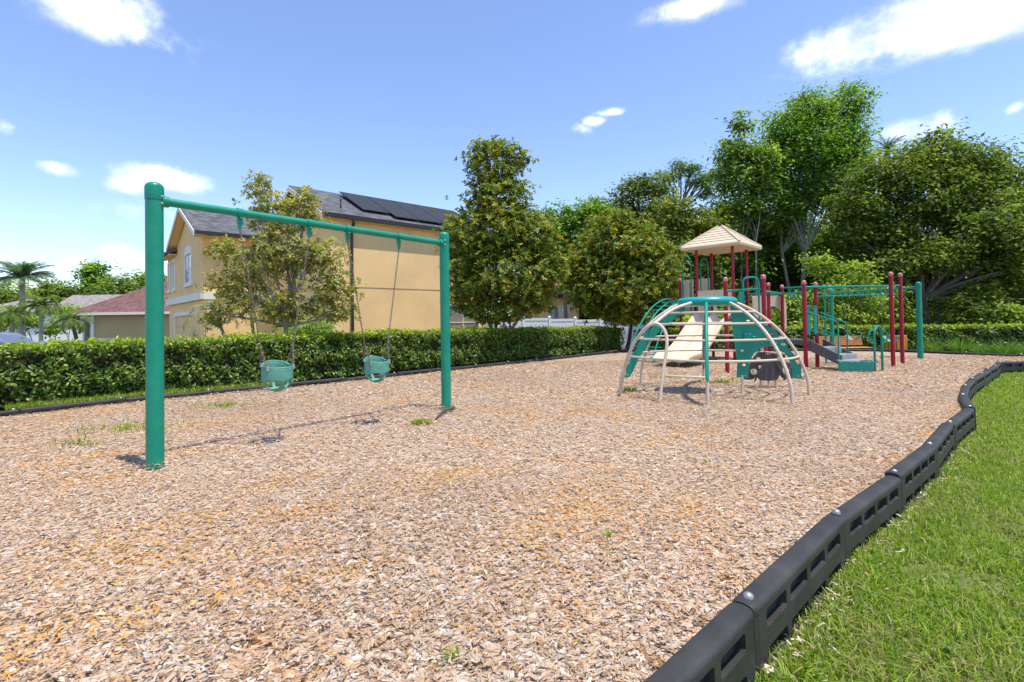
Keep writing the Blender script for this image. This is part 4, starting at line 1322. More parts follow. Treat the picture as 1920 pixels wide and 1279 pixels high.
for k in range(20):
    a = 2 * math.pi * k / 20
    MB().box((tc_.x + r_ * math.cos(a), ty + r_ * math.sin(a), (zt3 - .30) / 2), (.03, .098, zt3 + .30), a, .006).build('slat', 'bin', binr)
MB().lathe((tc_.x, ty, 0), [(.33, -.34), (.34, zt3 - .05), (.30, zt3 - .02), (.27, zt3 - .06), (.26, -.2)], 24).build('liner', 'gutter', binr)

# ================================================================ TREES
def limb_path(p, q, sag=.15, n=5):
    p, q = Vector(p), Vector(q); d = q - p; L = d.length
    side = Vector((random.uniform(-1, 1), random.uniform(-1, 1), random.uniform(-.2, .6))) * L * sag
    return catmull([p, p.lerp(q, .35) + side * .6, p.lerp(q, .7) + side * .5, q], n)

def crown_leaves(blobs, n, leaf, asp, pal, pw, clump, per, up=.55, shell=.45, spread=.3, ros=0):
    """leaf clumps spread through ellipsoids: blobs = (centre, radii)"""
    vol = np.array([b[1][0] * b[1][1] * b[1][2] for b in blobs]) ** .8; vol /= vol.sum()
    P, NR, T, SZ = [], [], [], []
    if ros:
        C_, A_, T_ = [], [], []
        for (c, r), v in zip(blobs, vol):
            k = max(4, int(n * v / ros)); u = rand_unit(k)
            rr = (shell + (1 - shell) * rng.random(k)) ** .7 * (1 + .19 * rng.normal(size=k))
            C_.append(np.array(c) + u * rr[:, None] * np.array(r))
            A_.append(norm(u / np.array(r)) * .7 + np.array([0, 0, .75]) + rng.normal(0, .3, (k, 3)))
            T_.append(pick(pal, k, pw) * rng.uniform(.85, 1.35, k)[:, None])
        return ros_arrays(np.concatenate(C_), np.concatenate(A_), ros, leaf, asp, np.clip(np.concatenate(T_) * 1.6, 0, .6))
    for (c, r), v in zip(blobs, vol):
        per = 20; k = max(4, int(n * v / per))
        u = rand_unit(k); rr = (shell + (1 - shell) * rng.random(k)) ** .75 * (1 + .20 * rng.normal(size=k))
        cc = np.array(c) + u * rr[:, None] * np.array(r)
        m = np.maximum(2, rng.poisson(per, k)); idx = np.repeat(np.arange(k), m)
        cs = clump * 1.35 * rng.uniform(.6, 1.4, k)
        off = rng.normal(size=(len(idx), 3)) * [1, 1, .62] * cs[idx][:, None] * .62
        p = cc[idx] + off
        out = norm((p - np.array(c)) / np.array(r))
        nr = norm(out * .35 + norm(off) * spread + np.array([0, 0, up + .45]) + rng.normal(0, .55, (len(idx), 3)))
        ct = pick(pal, k, pw) * rng.uniform(.85, 1.45, k)[:, None]
        t = ct[idx] * rng.uniform(.72, 1.28, len(idx))[:, None]
        sw = rng.random(len(idx)) < .18
        t[sw] = pick(pal, int(sw.sum()), pw)
        P.append(p); NR.append(nr); T.append(t); SZ.append(leaf * rng.uniform(.65, 1.35, len(idx)))
    P, NR, T, SZ = (np.concatenate(x) for x in (P, NR, T, SZ))
    return leaf_arrays(P, NR, SZ, SZ * asp, T)

def tree(name, label, base, blobs, n, leaf, asp, pal, pw, clump, per, trunk_r, fork, bark='bark', mat='leaf', group=None, stems=1, up=.55, shell=.4, extra=None, limb_r=.35, cat='tree', z0=0.0, lean=(0, 0), ros=0):
    bx, by = base[0], base[1]
    root = empty(name, (bx, by, z0)); tag(root, label, cat, group)
    bl = [(Vector((bx + c[0], by + c[1], c[2])), r) for c, r in blobs]
    V, F, T = crown_leaves([((c.x, c.y, c.z), r) for c, r in bl], n, leaf, asp, pal, pw, clump, per, up, shell, ros=ros)
    cr = np_mesh('crown', V, F, mat, root, T)
    cr['kind'] = 'stuff'
    m = MB()
    forks = []
    for s in range(stems):
        a = 2 * math.pi * s / stems + .6; off = Vector((math.cos(a), math.sin(a), 0)) * (trunk_r * 1.2 if stems > 1 else 0)
        b0 = Vector((bx, by, z0 - .15)) + off
        top = Vector((bx + lean[0], by + lean[1], fork)) + off * (3.2 if stems > 1 else 0)
        pts = catmull([b0, b0.lerp(top, .1) + Vector((0, 0, .0)), b0.lerp(top, .5) + Vector((random.uniform(-.06, .06), random.uniform(-.06, .06), 0)) * fork * .5, top], 5)
        rr = [trunk_r * (1.35 if i == 0 else 1.0) * (1 - .38 * i / (len(pts) - 1)) / (stems ** .45) for i in range(len(pts))]
        m.tube(pts, rr, 10)
        forks.append((top, rr[-1]))
    for i, (c, r) in enumerate(bl):
        top, r0 = forks[i % len(forks)]
        tip = c + Vector((random.uniform(-.3, .3) * r[0], random.uniform(-.3, .3) * r[1], .25 * r[2]))
        m.tube(limb_path(top - Vector((0, 0, .05)), tip, .12), [r0 * .75, r0 * .10], 7)
        for j in range(4):
            d = Vector(rand_unit(1)[0]); d.z = abs(d.z) * .7
            e = c + Vector((d.x * r[0], d.y * r[1], d.z * r[2])) * .92
            m.tube(limb_path(top.lerp(tip, .35 + .15 * j), e, .14, 4), [r0 * limb_r, r0 * .06], 5)
    m.build('trunk', bark, root)
    return root

MAG = [(.075, .105, .014), (.12, .15, .018), (.18, .195, .022), (.24, .19, .02), (.24, .125, .02), (.045, .07, .012), (.25, .25, .05)]
MAGW = [.30, .32, .17, .06, .02, .10, .03]
# thin magnolia in front of the hedge
b1_ = D(537, 690, 11.15); bY = 11.15
def W_(px, py, Y, base):
    p = D(px, py, Y); return (p.x - base[0], p.y - base[1], p.z)
base1 = (D(537, 660, bY).x, bY)
bl = [(W_(530, 575, bY, base1), (1.05, .9, .42)), (W_(440, 540, bY, base1), (.72, .7, .5)), (W_(625, 545, bY, base1), (.62, .6, .55)), (W_(520, 480, bY, base1), (1.15, .9, .62)), (W_(640, 590, bY, base1), (.42, .4, .2)),
      (W_(425, 470, bY, base1), (.45, .5, .3)), (W_(600, 480, bY, base1), (.7, .6, .5)), (W_(505, 400, bY, base1), (.62, .55, .55)), (W_(565, 400, bY, base1), (.52, .5, .5)), (W_(485, 350, bY, base1), (.32, .3, .38)), (W_(575, 370, bY, base1), (.30, .3, .3)), (W_(495, 335, bY, base1), (.12, .12, .2)), (W_(405, 595, bY, base1), (.36, .35, .3))]
tree('magnolia_tree', 'thin open magnolia with a pale trunk, seen through the near swing frame', base1, bl, 14500, .115, .40, [(.15, .165, .04), (.21, .20, .055), (.27, .25, .09), (.25, .19, .05), (.24, .13, .04), (.09, .12, .03), (.32, .31, .13)], MAGW, .16, 9, .075, 1.25, 'bark_pale', 'leaf', shell=.15, up=.45, limb_r=.4, ros=7)
# tall magnolia by the hedge
base2 = (D(941, 650, 15.4).x, 15.4); Y2 = 15.4
bl = [(W_(925, 315, Y2, base2), (.85, .8, .85)), (W_(895, 285, Y2, base2), (.32, .3, .35)), (W_(930, 275, Y2, base2), (.35, .3, .3)), (W_(970, 300, Y2, base2), (.40, .4, .45)), (W_(935, 375, Y2, base2), (1.05, 1.0, .8)), (W_(925, 440, Y2, base2), (1.45, 1.3, .9)), (W_(990, 440, Y2, base2), (.95, 1.0, .75)), (W_(875, 480, Y2, base2), (.75, .9, .8)), (W_(945, 520, Y2, base2), (1.6, 1.45, .9)), (W_(1010, 510, Y2, base2), (.80, .9, .75)), (W_(880, 550, Y2, base2), (.75, .9, .55)), (W_(1000, 565, Y2, base2), (.65, .8, .40)), (W_(1040, 500, Y2, base2), (.45, .5, .5)), (W_(935, 585, Y2, base2), (1.1, 1.0, .35)), (W_(850, 430, Y2, base2), (.22, .3, .4))]
tree('magnolia_tree', 'tall cone shaped magnolia with golden leaves standing in the middle, beside the apricot house', base2, bl, 58000, .128, .42, MAG, MAGW, .18, 9, .10, 1.0, 'bark', 'leaf', stems=4, shell=.5, ros=8)
# round magnolia behind the dome
base3 = (D(1170, 650, 19.6).x, 19.7); Y3 = 19.7
bl = [(W_(1150, 420, Y3, base3), (.9, .9, .6)), (W_(1165, 460, Y3, base3), (1.7, 1.5, .95)), (W_(1110, 500, Y3, base3), (1.1, 1.2, .9)), (W_(1215, 500, Y3, base3), (1.3, 1.3, .95)), (W_(1160, 540, Y3, base3), (2.0, 1.8, .9)), (W_(1240, 550, Y3, base3), (.75, .9, .75)), (W_(1105, 560, Y3, base3), (.75, .9, .6)), (W_(1180, 590, Y3, base3), (1.5, 1.3, .4)), (W_(1075, 520, Y3, base3), (.55, .6, .5))]
tree('magnolia_tree', 'broad round magnolia with a dark trunk, standing left behind the arched ladder', base3, bl, 50000, .145, .44, MAG, MAGW, .24, 9, .13, 1.1, 'bark_dark', 'leaf', stems=2, shell=.5, ros=8)

# the wood at the back
GR = [(.055, .125, .016), (.09, .17, .02), (.14, .23, .028), (.20, .29, .035), (.04, .085, .014)]
GRW = [.25, .28, .22, .10, .15]
OAK = [(.065, .105, .018), (.10, .145, .022), (.15, .19, .03), (.21, .24, .04), (.04, .065, .013)]
def back_tree(name, label, Y, base_px, blobs_px, n, leaf, pal, pw, clump, per, trunk_r, fork, bark='bark', mat='leaf_soft', asp=.5, **kw):
    bx = D(base_px, 610, Y).x
    k = Y / FPX
    bl = [((D(x, y, Y).x - bx, dy, D(x, y, Y).z), (rx * k, max(rx, ry) * k * .9, ry * k)) for x, y, rx, ry, dy in blobs_px]
    return tree(name, label, (bx, Y), bl, n, leaf, asp, pal, pw, clump, per, trunk_r, fork, bark, mat, z0=-.36, **kw)
back_tree('oak_tree', 'wide dark oak spreading over the low hedge at the right', 24.0, 1748,
          [(1745, 300, 70, 38, 0), (1660, 330, 62, 45, 0), (1815, 315, 60, 42, 0), (1880, 330, 60, 50, .5), (1610, 385, 50, 48, 0), (1720, 375, 80, 55, -.5), (1800, 395, 80, 60, -.6), (1880, 410, 60, 60, 0), (1640, 440, 60, 42, 0), (1580, 430, 32, 32, 0), (1850, 480, 70, 48, -.4), (1930, 440, 50, 60, 0), (1620, 490, 55, 32, .4), (1900, 530, 50, 40, 0), (1700, 450, 50, 36, .8), (1960, 360, 50, 60, 0), (1640, 545, 40, 40, 1.5), (1700, 540, 50, 50, 2.0), (1780, 500, 60, 40, 1.5), (1850, 560, 50, 40, 1.5), (1690, 490, 44, 28, -2.2), (1835, 515, 48, 34, -2.4), (1775, 445, 56, 34, -2.6), (1890, 470, 50, 40, -2.2), (1640, 500, 34, 26, -1.5), (1870, 575, 40, 26, -2), (1765, 262, 26, 16, 0), (1740, 262, 10, 14, 0), (1800, 275, 12, 12, 0)],
          80000, .20, OAK, GRW, .34, 10, .30, 2.0, 'bark', stems=2, limb_r=.22, shell=.35)
back_tree('tall_tree', 'tallest bright green tree with pale trunks, rising above the tower roof', 29.0, 1498,
          [(1520, 215, 52, 34, 0), (1590, 200, 34, 36, 0), (1470, 250, 42, 40, 0), (1570, 260, 52, 48, 0), (1510, 290, 62, 50, -.5), (1590, 310, 40, 50, 0), (1455, 330, 40, 44, 0), (1530, 350, 62, 44, 0), (1480, 390, 42, 30, 0), (1585, 380, 34, 40, 0), (1510, 182, 16, 14, 0), (1605, 172, 12, 16, 0), (1492, 190, 10, 9, 0), (1530, 172, 8, 12, 0), (1585, 166, 9, 12, 0), (1622, 188, 9, 12, 0), (1458, 222, 12, 12, 0), (1436, 262, 11, 12, 0), (1628, 245, 10, 12, 0), (1622, 300, 12, 14, 0), (1556, 196, 12, 10, 0), (1432, 300, 10, 12, 0)],
          34000, .21, GR, [.18, .28, .30, .17, .07], .40, 9, .20, 5.0, 'bark_pale', stems=3, shell=.3, limb_r=.35)
back_tree('tall_tree', 'slender pale green tree just left of the tallest one', 28.0, 1412,
          [(1390, 235, 14, 26, 0), (1365, 290, 22, 30, 0), (1410, 300, 46, 40, 0), (1370, 340, 34, 34, 0), (1425, 355, 40, 34, 0), (1390, 390, 46, 26, 0), (1350, 400, 28, 28, 0), (1440, 410, 34, 30, .8)],
          12500, .23, [(.09, .15, .025), (.14, .21, .035), (.20, .27, .05), (.06, .10, .02)], [.3, .35, .2, .15], .36, 9, .13, 5.4, 'bark_pale', stems=3, shell=.25)
back_tree('pine_tree', 'open crowned pine with bare dark branches against the sky', 36.0, 1278,
          [(1250, 330, 26, 12, 0), (1290, 316, 28, 12, 0), (1320, 335, 24, 12, 0), (1240, 355, 18, 12, 0), (1330, 362, 22, 14, 0), (1300, 345, 16, 8, 0), (1345, 325, 20, 14, 0), (1270, 310, 14, 8, 0)],
          4200, .26, [(.05, .10, .02), (.09, .14, .025), (.15, .18, .04)], [.4, .4, .2], .34, 10, .2, 9.0, 'bark', asp=.28, shell=.2, limb_r=.45)
back_tree('woodland_tree', 'grey green tree with feathery top behind the round magnolia', 32.0, 1205,
          [(1180, 370, 34, 30, 0), (1195, 345, 18, 16, 0), (1225, 350, 34, 26, 0), (1160, 420, 50, 44, 0), (1230, 410, 54, 44, 0), (1270, 450, 50, 50, 0), (1190, 480, 60, 50, 0), (1110, 380, 16, 14, 0), (1115, 410, 34, 30, 0)],
          18000, .25, [(.075, .105, .03), (.11, .145, .04), (.15, .18, .055), (.05, .075, .022)], [.28, .34, .22, .16], .36, 9, .22, 3.4, 'bark', shell=.4)
back_tree('woodland_tree', 'olive green tree filling the gap left of the tower roof', 27.0, 1285,
          [(1265, 400, 40, 36, 0), (1310, 420, 40, 32, 0), (1250, 470, 44, 44, 0), (1310, 490, 52, 44, 0), (1270, 540, 52, 40, 0), (1345, 450, 28, 30, 0), (1330, 560, 50, 36, 0)],
          12000, .25, [(.09, .12, .022), (.14, .165, .03), (.20, .21, .04), (.05, .08, .018)], [.3, .34, .2, .16], .34, 9, .18, 2.4, 'bark', shell=.4)
back_tree('woodland_tree', 'fresh green tree showing between the two bigger magnolias', 30.0, 1060,
          [(1065, 405, 26, 24, 0), (1035, 415, 24, 26, 0), (1100, 398, 26, 24, 0), (1130, 408, 24, 26, 0), (1045, 440, 26, 34, 0), (1125, 450, 30, 34, 0), (1085, 430, 30, 34, 0), (1060, 490, 40, 44, 0), (1095, 480, 32, 40, 0)],
          12000, .24, GR, [.2, .28, .3, .14, .08], .34, 9, .16, 2.6, 'bark', shell=.4)
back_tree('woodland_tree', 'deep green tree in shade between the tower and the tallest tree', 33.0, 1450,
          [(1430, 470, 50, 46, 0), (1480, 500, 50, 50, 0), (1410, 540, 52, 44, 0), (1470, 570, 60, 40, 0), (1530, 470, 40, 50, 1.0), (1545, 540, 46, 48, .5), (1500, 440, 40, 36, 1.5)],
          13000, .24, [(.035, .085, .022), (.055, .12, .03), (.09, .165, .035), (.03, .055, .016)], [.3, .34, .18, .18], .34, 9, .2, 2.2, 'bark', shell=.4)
back_tree('tall_tree', 'narrow dark trunked tree behind the deep green one', 31.0, 1420, [(1400, 440, 50, 40, 0), (1450, 430, 50, 40, 0), (1360, 470, 40, 40, 0)], 7000, .27, GR, GRW, .36, 9, .18, 5, 'bark_pale', stems=2, shell=.35)
# shrubs of the understorey
SH = [(.14, .20, .03), (.20, .27, .04), (.26, .33, .05), (.09, .14, .022)]
for lab, Y, bp, bls, nn in (('bright leafy shrub growing behind the stairs, left of the red posts', 21.5, 1575, [(1560, 560, 42, 34, 0), (1600, 520, 36, 30, 0), (1540, 500, 30, 26, 0), (1575, 600, 46, 24, 0), (1620, 570, 36, 36, 0)], 6000),
                            ('lime green shrub behind the tan arched panel', 20.8, 1500, [(1490, 580, 30, 30, 0), (1510, 610, 34, 20, 0), (1480, 615, 34, 18, 0)], 3200),
                            ('dense shrub behind the far swing frame', 22.3, 1660, [(1660, 570, 36, 44, 0), (1690, 600, 36, 28, 0), (1640, 600, 30, 26, 0)], 4200),
                            ('olive shrub under the oak, right of the far swing post', 21.5, 1810, [(1800, 580, 38, 30, 0), (1840, 560, 36, 40, 0), (1815, 610, 50, 20, 0)], 4200),
                            ('pale leafed shrub at the right edge below the oak', 20.4, 1890, [(1890, 590, 34, 20, 0), (1915, 610, 34, 22, 0), (1870, 612, 26, 14, 0)], 2600),
                            ('leafy shrub behind the slide and the dome', 22.0, 1370, [(1360, 600, 50, 28, 0), (1410, 600, 40, 30, 0), (1310, 610, 40, 22, 0)], 4200)):
    back_tree('shrub', lab, Y, bp, bls, nn, .17, SH if 'olive' not in lab else OAK[:4], [.28, .32, .2, .2], .22, 8, .05, .3, 'bark_dark', 'leaf_soft', cat='shrub', group='shrubs at the edge of the wood', shell=.35)
back_tree('woodland_tree', 'dark green tree filling in behind the oak trunk', 30.0, 1770, [(1700, 520, 60, 60, 0), (1770, 540, 70, 60, 0), (1850, 530, 70, 60, 0), (1640, 560, 50, 50, 0), (1920, 560, 60, 50, 0), (1750, 600, 120, 26, 0)], 24000, .30, GR, [.30, .30, .15, .05, .20], .4, 9, .2, 2.0, 'bark_dark', shell=.2)
back_tree('woodland_tree', 'mid green tree filling in between the tallest tree and the oak', 32.0, 1610, [(1600, 470, 44, 50, 0), (1640, 420, 40, 50, 0), (1560, 450, 40, 44, 0), (1500, 480, 44, 44, 0), (1600, 400, 34, 34, 0), (1580, 540, 50, 50, 0), (1640, 540, 46, 50, 0), (1600, 600, 70, 26, 0)], 16000, .26, GR, GRW, .38, 9, .18, 2.0, 'bark', shell=.25)
back_tree('woodland_tree', 'mid green tree low behind the tower and slide', 29.0, 1360, [(1340, 500, 46, 40, 0), (1390, 500, 46, 40, 0), (1340, 570, 60, 40, 0), (1400, 580, 60, 40, 0), (1260, 590, 60, 40, 0)], 10000, .26, GR, GRW, .38, 9, .18, 2.0, 'bark', shell=.25)
# far wood closing the view
bls = []
for i in range(130):
    x = 1020 + (i % 65) * 19 + random.uniform(-10, 10); y = random.uniform(455, 545) if i < 65 else random.uniform(555, 625); Yd = random.uniform(36, 44)
    p = D(x, y, Yd); bls.append(((p.x, p.y, p.z), (2.6, 2.0, 2.2)))
V, F, T = crown_leaves(bls, 80000, .60, .5, [(.045, .075, .02), (.07, .11, .025), (.10, .14, .03)], [.4, .4, .2], .6, 9, .5, .4)
o = np_mesh('distant_wood', V, F, 'leaf_soft', None, T); o['kind'] = 'stuff'; o['label'] = 'dense far wood closing the view behind the play area'; o['category'] = 'wood'

# the far tree line on the left
FL = [(.10, .15, .03), (.15, .21, .035), (.21, .26, .045), (.06, .10, .022)]
for lab, nm, Y, bp, bls, nn in (
        ('rounded tree in the left tree line, above the far left corner of the hedge', 'distant_tree', 75, 20, [(10, 545, 40, 22, 0), (40, 565, 40, 20, 0), (-30, 560, 40, 30, 0)], 3000),
        ('olive tree in the left tree line, right of the tall palm', 'distant_tree', 78, 105, [(100, 540, 26, 18, 0), (125, 555, 34, 22, 0), (80, 560, 26, 20, 0)], 2600),
        ('tallest dark pine in the left tree line, above the grey roof', 'distant_pine', 80, 178, [(178, 505, 24, 12, 0), (165, 520, 18, 10, 0), (195, 520, 16, 10, 0), (180, 535, 30, 14, 0), (150, 512, 10, 6, 0)], 2200),
        ('bright green tree in the left tree line, just left of the maroon roof', 'distant_tree', 70, 225, [(215, 548, 36, 24, 0), (250, 540, 30, 24, 0), (240, 565, 40, 20, 0)], 3000),
        ('tree in the left tree line hidden partly by the near swing post', 'distant_tree', 72, 285, [(270, 530, 26, 18, 0), (295, 540, 30, 26, 0), (300, 560, 30, 24, 0)], 2400),
        ('broad hedge-like tree low in the left tree line', 'distant_tree', 82, 150, [(150, 560, 40, 18, 0), (195, 560, 40, 20, 0), (60, 555, 30, 24, 0)], 2600)):
    back_tree(nm, lab, Y, bp, bls, nn, .62, FL if 'pine' not in nm else GR[:4], [.3, .34, .2, .16], .7, 8, .25, 2.5, 'bark', group='trees of the far left tree line', shell=.3)

for lab, px, Y, bls, nn in (('pale green bush below the tall grey palm', 60, 46, [(62, 598, 26, 18, 0), (40, 606, 22, 16, 0)], 900),
                            ('green bush at the far left edge behind the car', 5, 44, [(0, 600, 30, 22, 0), (-30, 590, 30, 30, 0)], 900),
                            ('dark shrub between the pale house and the leaning palm', 104, 45, [(104, 614, 12, 12, 0), (96, 620, 16, 8, 0)], 500),
                            ('yellow green bush in front of the grey roof', 128, 50, [(122, 590, 20, 12, 0), (140, 582, 22, 10, 0)], 800)):
    back_tree('shrub', lab, Y, px, bls, nn, .32, SH, [.28, .32, .2, .2], .4, 8, .06, .2, 'bark_dark', cat='shrub', group='bushes in front of the far houses', shell=.3)

# ---------------------------------------------------------------- palms
def palm(label, Y, px, top_py, nfr, flen, tr, pal, droop=1.0, curve=0.0, z0=-.36, name='palm_tree', bark='bark_pale', dense=26, elo=-.1):
    b = D(px, 620, Y); top = D(px + curve, top_py, Y)
    root = empty(name, (b.x, Y, z0)); tag(root, label, 'palm')
    pts = catmull([(b.x, Y, z0 - .1), (b.x * .8 + top.x * .2, Y, z0 + (top.z - z0) * .35), (b.x * .3 + top.x * .7, Y, z0 + (top.z - z0) * .75), (top.x, Y, top.z)], 6)
    rr = [tr * (1.25 - .35 * i / (len(pts) - 1)) * (1 + .10 * (i % 2)) for i in range(len(pts))]
    MB().tube(pts, rr, 10).build('trunk', bark, root)
    for f in range(nfr):
        a = 2 * math.pi * f * .381966 * 1.0 + random.uniform(-.2, .2); el = random.uniform(elo, 1.2) if f > 3 else 1.25
        L = flen * random.uniform(.8, 1.1); n = 12
        d = Vector((math.cos(a), math.sin(a), 0)); p = top.copy(); spine = [p.copy()]
        for i in range(n):
            e = el - droop * 1.9 * ((i + 1) / n) ** 1.5
            p = p + (d * math.cos(e) + Vector((0, 0, math.sin(e)))) * (L / n); spine.append(p.copy())
        S_ = np.array([tuple(s) for s in spine]); 
        t = np.linspace(.12, 1, dense * 2) ; ii = np.minimum((t * n).astype(int), n - 1); fr_ = (t * n - ii)[:, None]
        c = S_[ii] * (1 - fr_) + S_[np.minimum(ii + 1, n)] * fr_
        tg = norm(S_[np.minimum(ii + 1, n)] - S_[ii] + 1e-6)
        sd = np.cross(tg, [0, 0, 1.0]); sd = norm(sd + 1e-6); sg = np.where(np.arange(len(t)) % 2, 1.0, -1.0)[:, None]
        ll = (L * .26 * np.sin(np.clip(t, 0, 1) * math.pi * .82 + .35))[:, None]
        end = c + (sd * sg * .85 + tg * .5 + np.array([0, 0, -.35]) + rng.normal(0, .12, (len(t), 3))) * ll
        w = tg * L * .016
        V = np.stack([c - w, c + w, end], 1).reshape(-1, 3)
        F = np.arange(len(V)).reshape(-1, 3)
        T = np.repeat(pick(pal, len(t)) * rng.uniform(.8, 1.2, len(t))[:, None], 3, axis=0)
        fo = np_mesh('frond', V, F, 'leaf_soft', root, T)
        MB().tube(spine, [tr * .16, tr * .03], 4).build('frond_rib', 'twig', fo)
    return root
PB = [(.14, .24, .13), (.20, .30, .16), (.10, .17, .09)]
PG = [(.16, .24, .04), (.22, .30, .06), (.11, .17, .03)]
palm('tall grey trunked palm at the far left with windblown blue green fronds', 42, 42, 522, 44, 2.3, .18, PB, .55, dense=40, elo=.15)
palm('shorter palm with yellow green fronds, right of the tall grey palm', 38, 77, 572, 34, 1.6, .11, PG, .95, dense=36)
palm('small leaning palm with a brown trunk in front of the tan house corner', 34, 146, 599, 24, 1.5, .10, PG, 1.1, -12, bark='bark_dark', dense=34)
palm('low palm at the left edge behind the parked car', 40, 24, 590, 28, 1.7, .11, PG, 1.0, dense=36)
palm('palm head poking out above the oak canopy', 30, 1664, 283, 20, 1.15, .16, [(.05, .11, .03), (.08, .14, .035)], .5, dense=18, bark='bark')
# clump of grey palms in front of the two storey house
for lab, px, Yp, tp, cu in (('dry grey palm left of the thin magnolia, in front of the garage', 440, 15.6, 590, -34), ('dry grey palm close behind the thin magnolia crown', 480, 15.9, 575, -10)):
    palm(lab, Yp, px, tp, 12, 1.25, .045, [(.36, .34, .24), (.26, .26, .14), (.30, .32, .12), (.42, .40, .33)], 1.1, cu, bark='bark')

# low bushes just beyond the hedge
for lab, px, py, Yp, rx, rz in (('bright green bush poking up behind the hedge beside the thin magnolia trunk', 590, 612, 13.2, .62, .42),):
    p = D(px, py, Yp)
    tree('bush', lab, (p.x, Yp), [((0, 0, p.z), (rx, .5, rz)), ((-.4, 0, p.z - .2), (rx, .5, rz)), ((.1, 0, p.z - .5), (rx * 1.2, .5, rz))], 2200, .09, .5, [(.14, .24, .03), (.20, .32, .04), (.08, .15, .025)], [.4, .35, .25], .14, 8, .04, .3, 'bark_dark', 'leaf_soft', cat='bush', z0=-.36)

# ---------------------------------------------------------------- ornamental grasses and weeds
for lab, px, Yp, nb, h in (('tall arching grass clump right beside the far green swing post', 1752, 17.4, 420, .75), ('yellow green grass clump, second from the far swing post', 1800, 17.0, 460, .80), ('dark arching grass clump, third from the far swing post', 1842, 16.4, 380, .62), ('fine grass clump next to the right picture edge', 1885, 15.9, 460, .72), ('grass clump at the right picture edge by the border end', 1925, 15.8, 380, .66)):
    p = D(px, 650, Yp)
    a = rng.uniform(0, 2 * math.pi, nb); r = rng.uniform(0, .12, nb)
    dr = np.stack([np.cos(a), np.sin(a), np.zeros(nb)], 1)
    o = blades(p.x + r * np.cos(a), Yp + r * np.sin(a), -.36, h * .7, h * 1.35, .014, [(.12, .24, .04), (.18, .32, .05), (.28, .40, .08), (.08, .16, .03)], [.3, .34, .2, .16], 'grass_clump', lab, .55, None, None, dr)
    tag(o, lab, 'ornamental grass', 'ornamental grasses along the low hedge')
for lab, px, py, nb, h, sp_ in (('green weed tuft in the mulch beside the right swing post', 787, 796, 200, .06, .07), ('sparse weed patch left of the near swing post', 240, 805, 150, .09, .36), ('thin weed patch behind the near swing post', 425, 762, 160, .06, .30),
                               ('weeds at the left foot of the climbing dome', 1180, 733, 90, .08, .12), ('small two leaved weed in the open mulch', 1141, 1012, 14, .06, .02), ('tiny yellow weed at the bottom of the mulch', 851, 1238, 10, .05, .015),
                               ('weed patch under the dome on its left side', 1256, 708, 200, .08, .26), ('weed patch under the dome beside the panel leg', 1352, 718, 180, .08, .24), ('faint weeds far left in the mulch', 150, 835, 60, .07, .2), ('tiny green weed in the middle of the mulch', 1322, 872, 10, .04, .02)):
    p = G(px, py); rr = np.abs(rng.normal(0, sp_, nb)); a = rng.uniform(0, 6.28, nb)
    o = blades(p.x + rr * np.cos(a), p.y + rr * np.sin(a) * .6, .005, h * .6, h * 1.5, .011, [(.20, .32, .04), (.30, .38, .06), (.40, .40, .10)], [.4, .35, .25], 'weed_tuft', lab, .7, None, None)
    if 'patch' in lab or 'faint' in lab:
        o['kind'] = 'stuff'
    tag(o, lab, 'weed', 'weeds growing in the mulch')

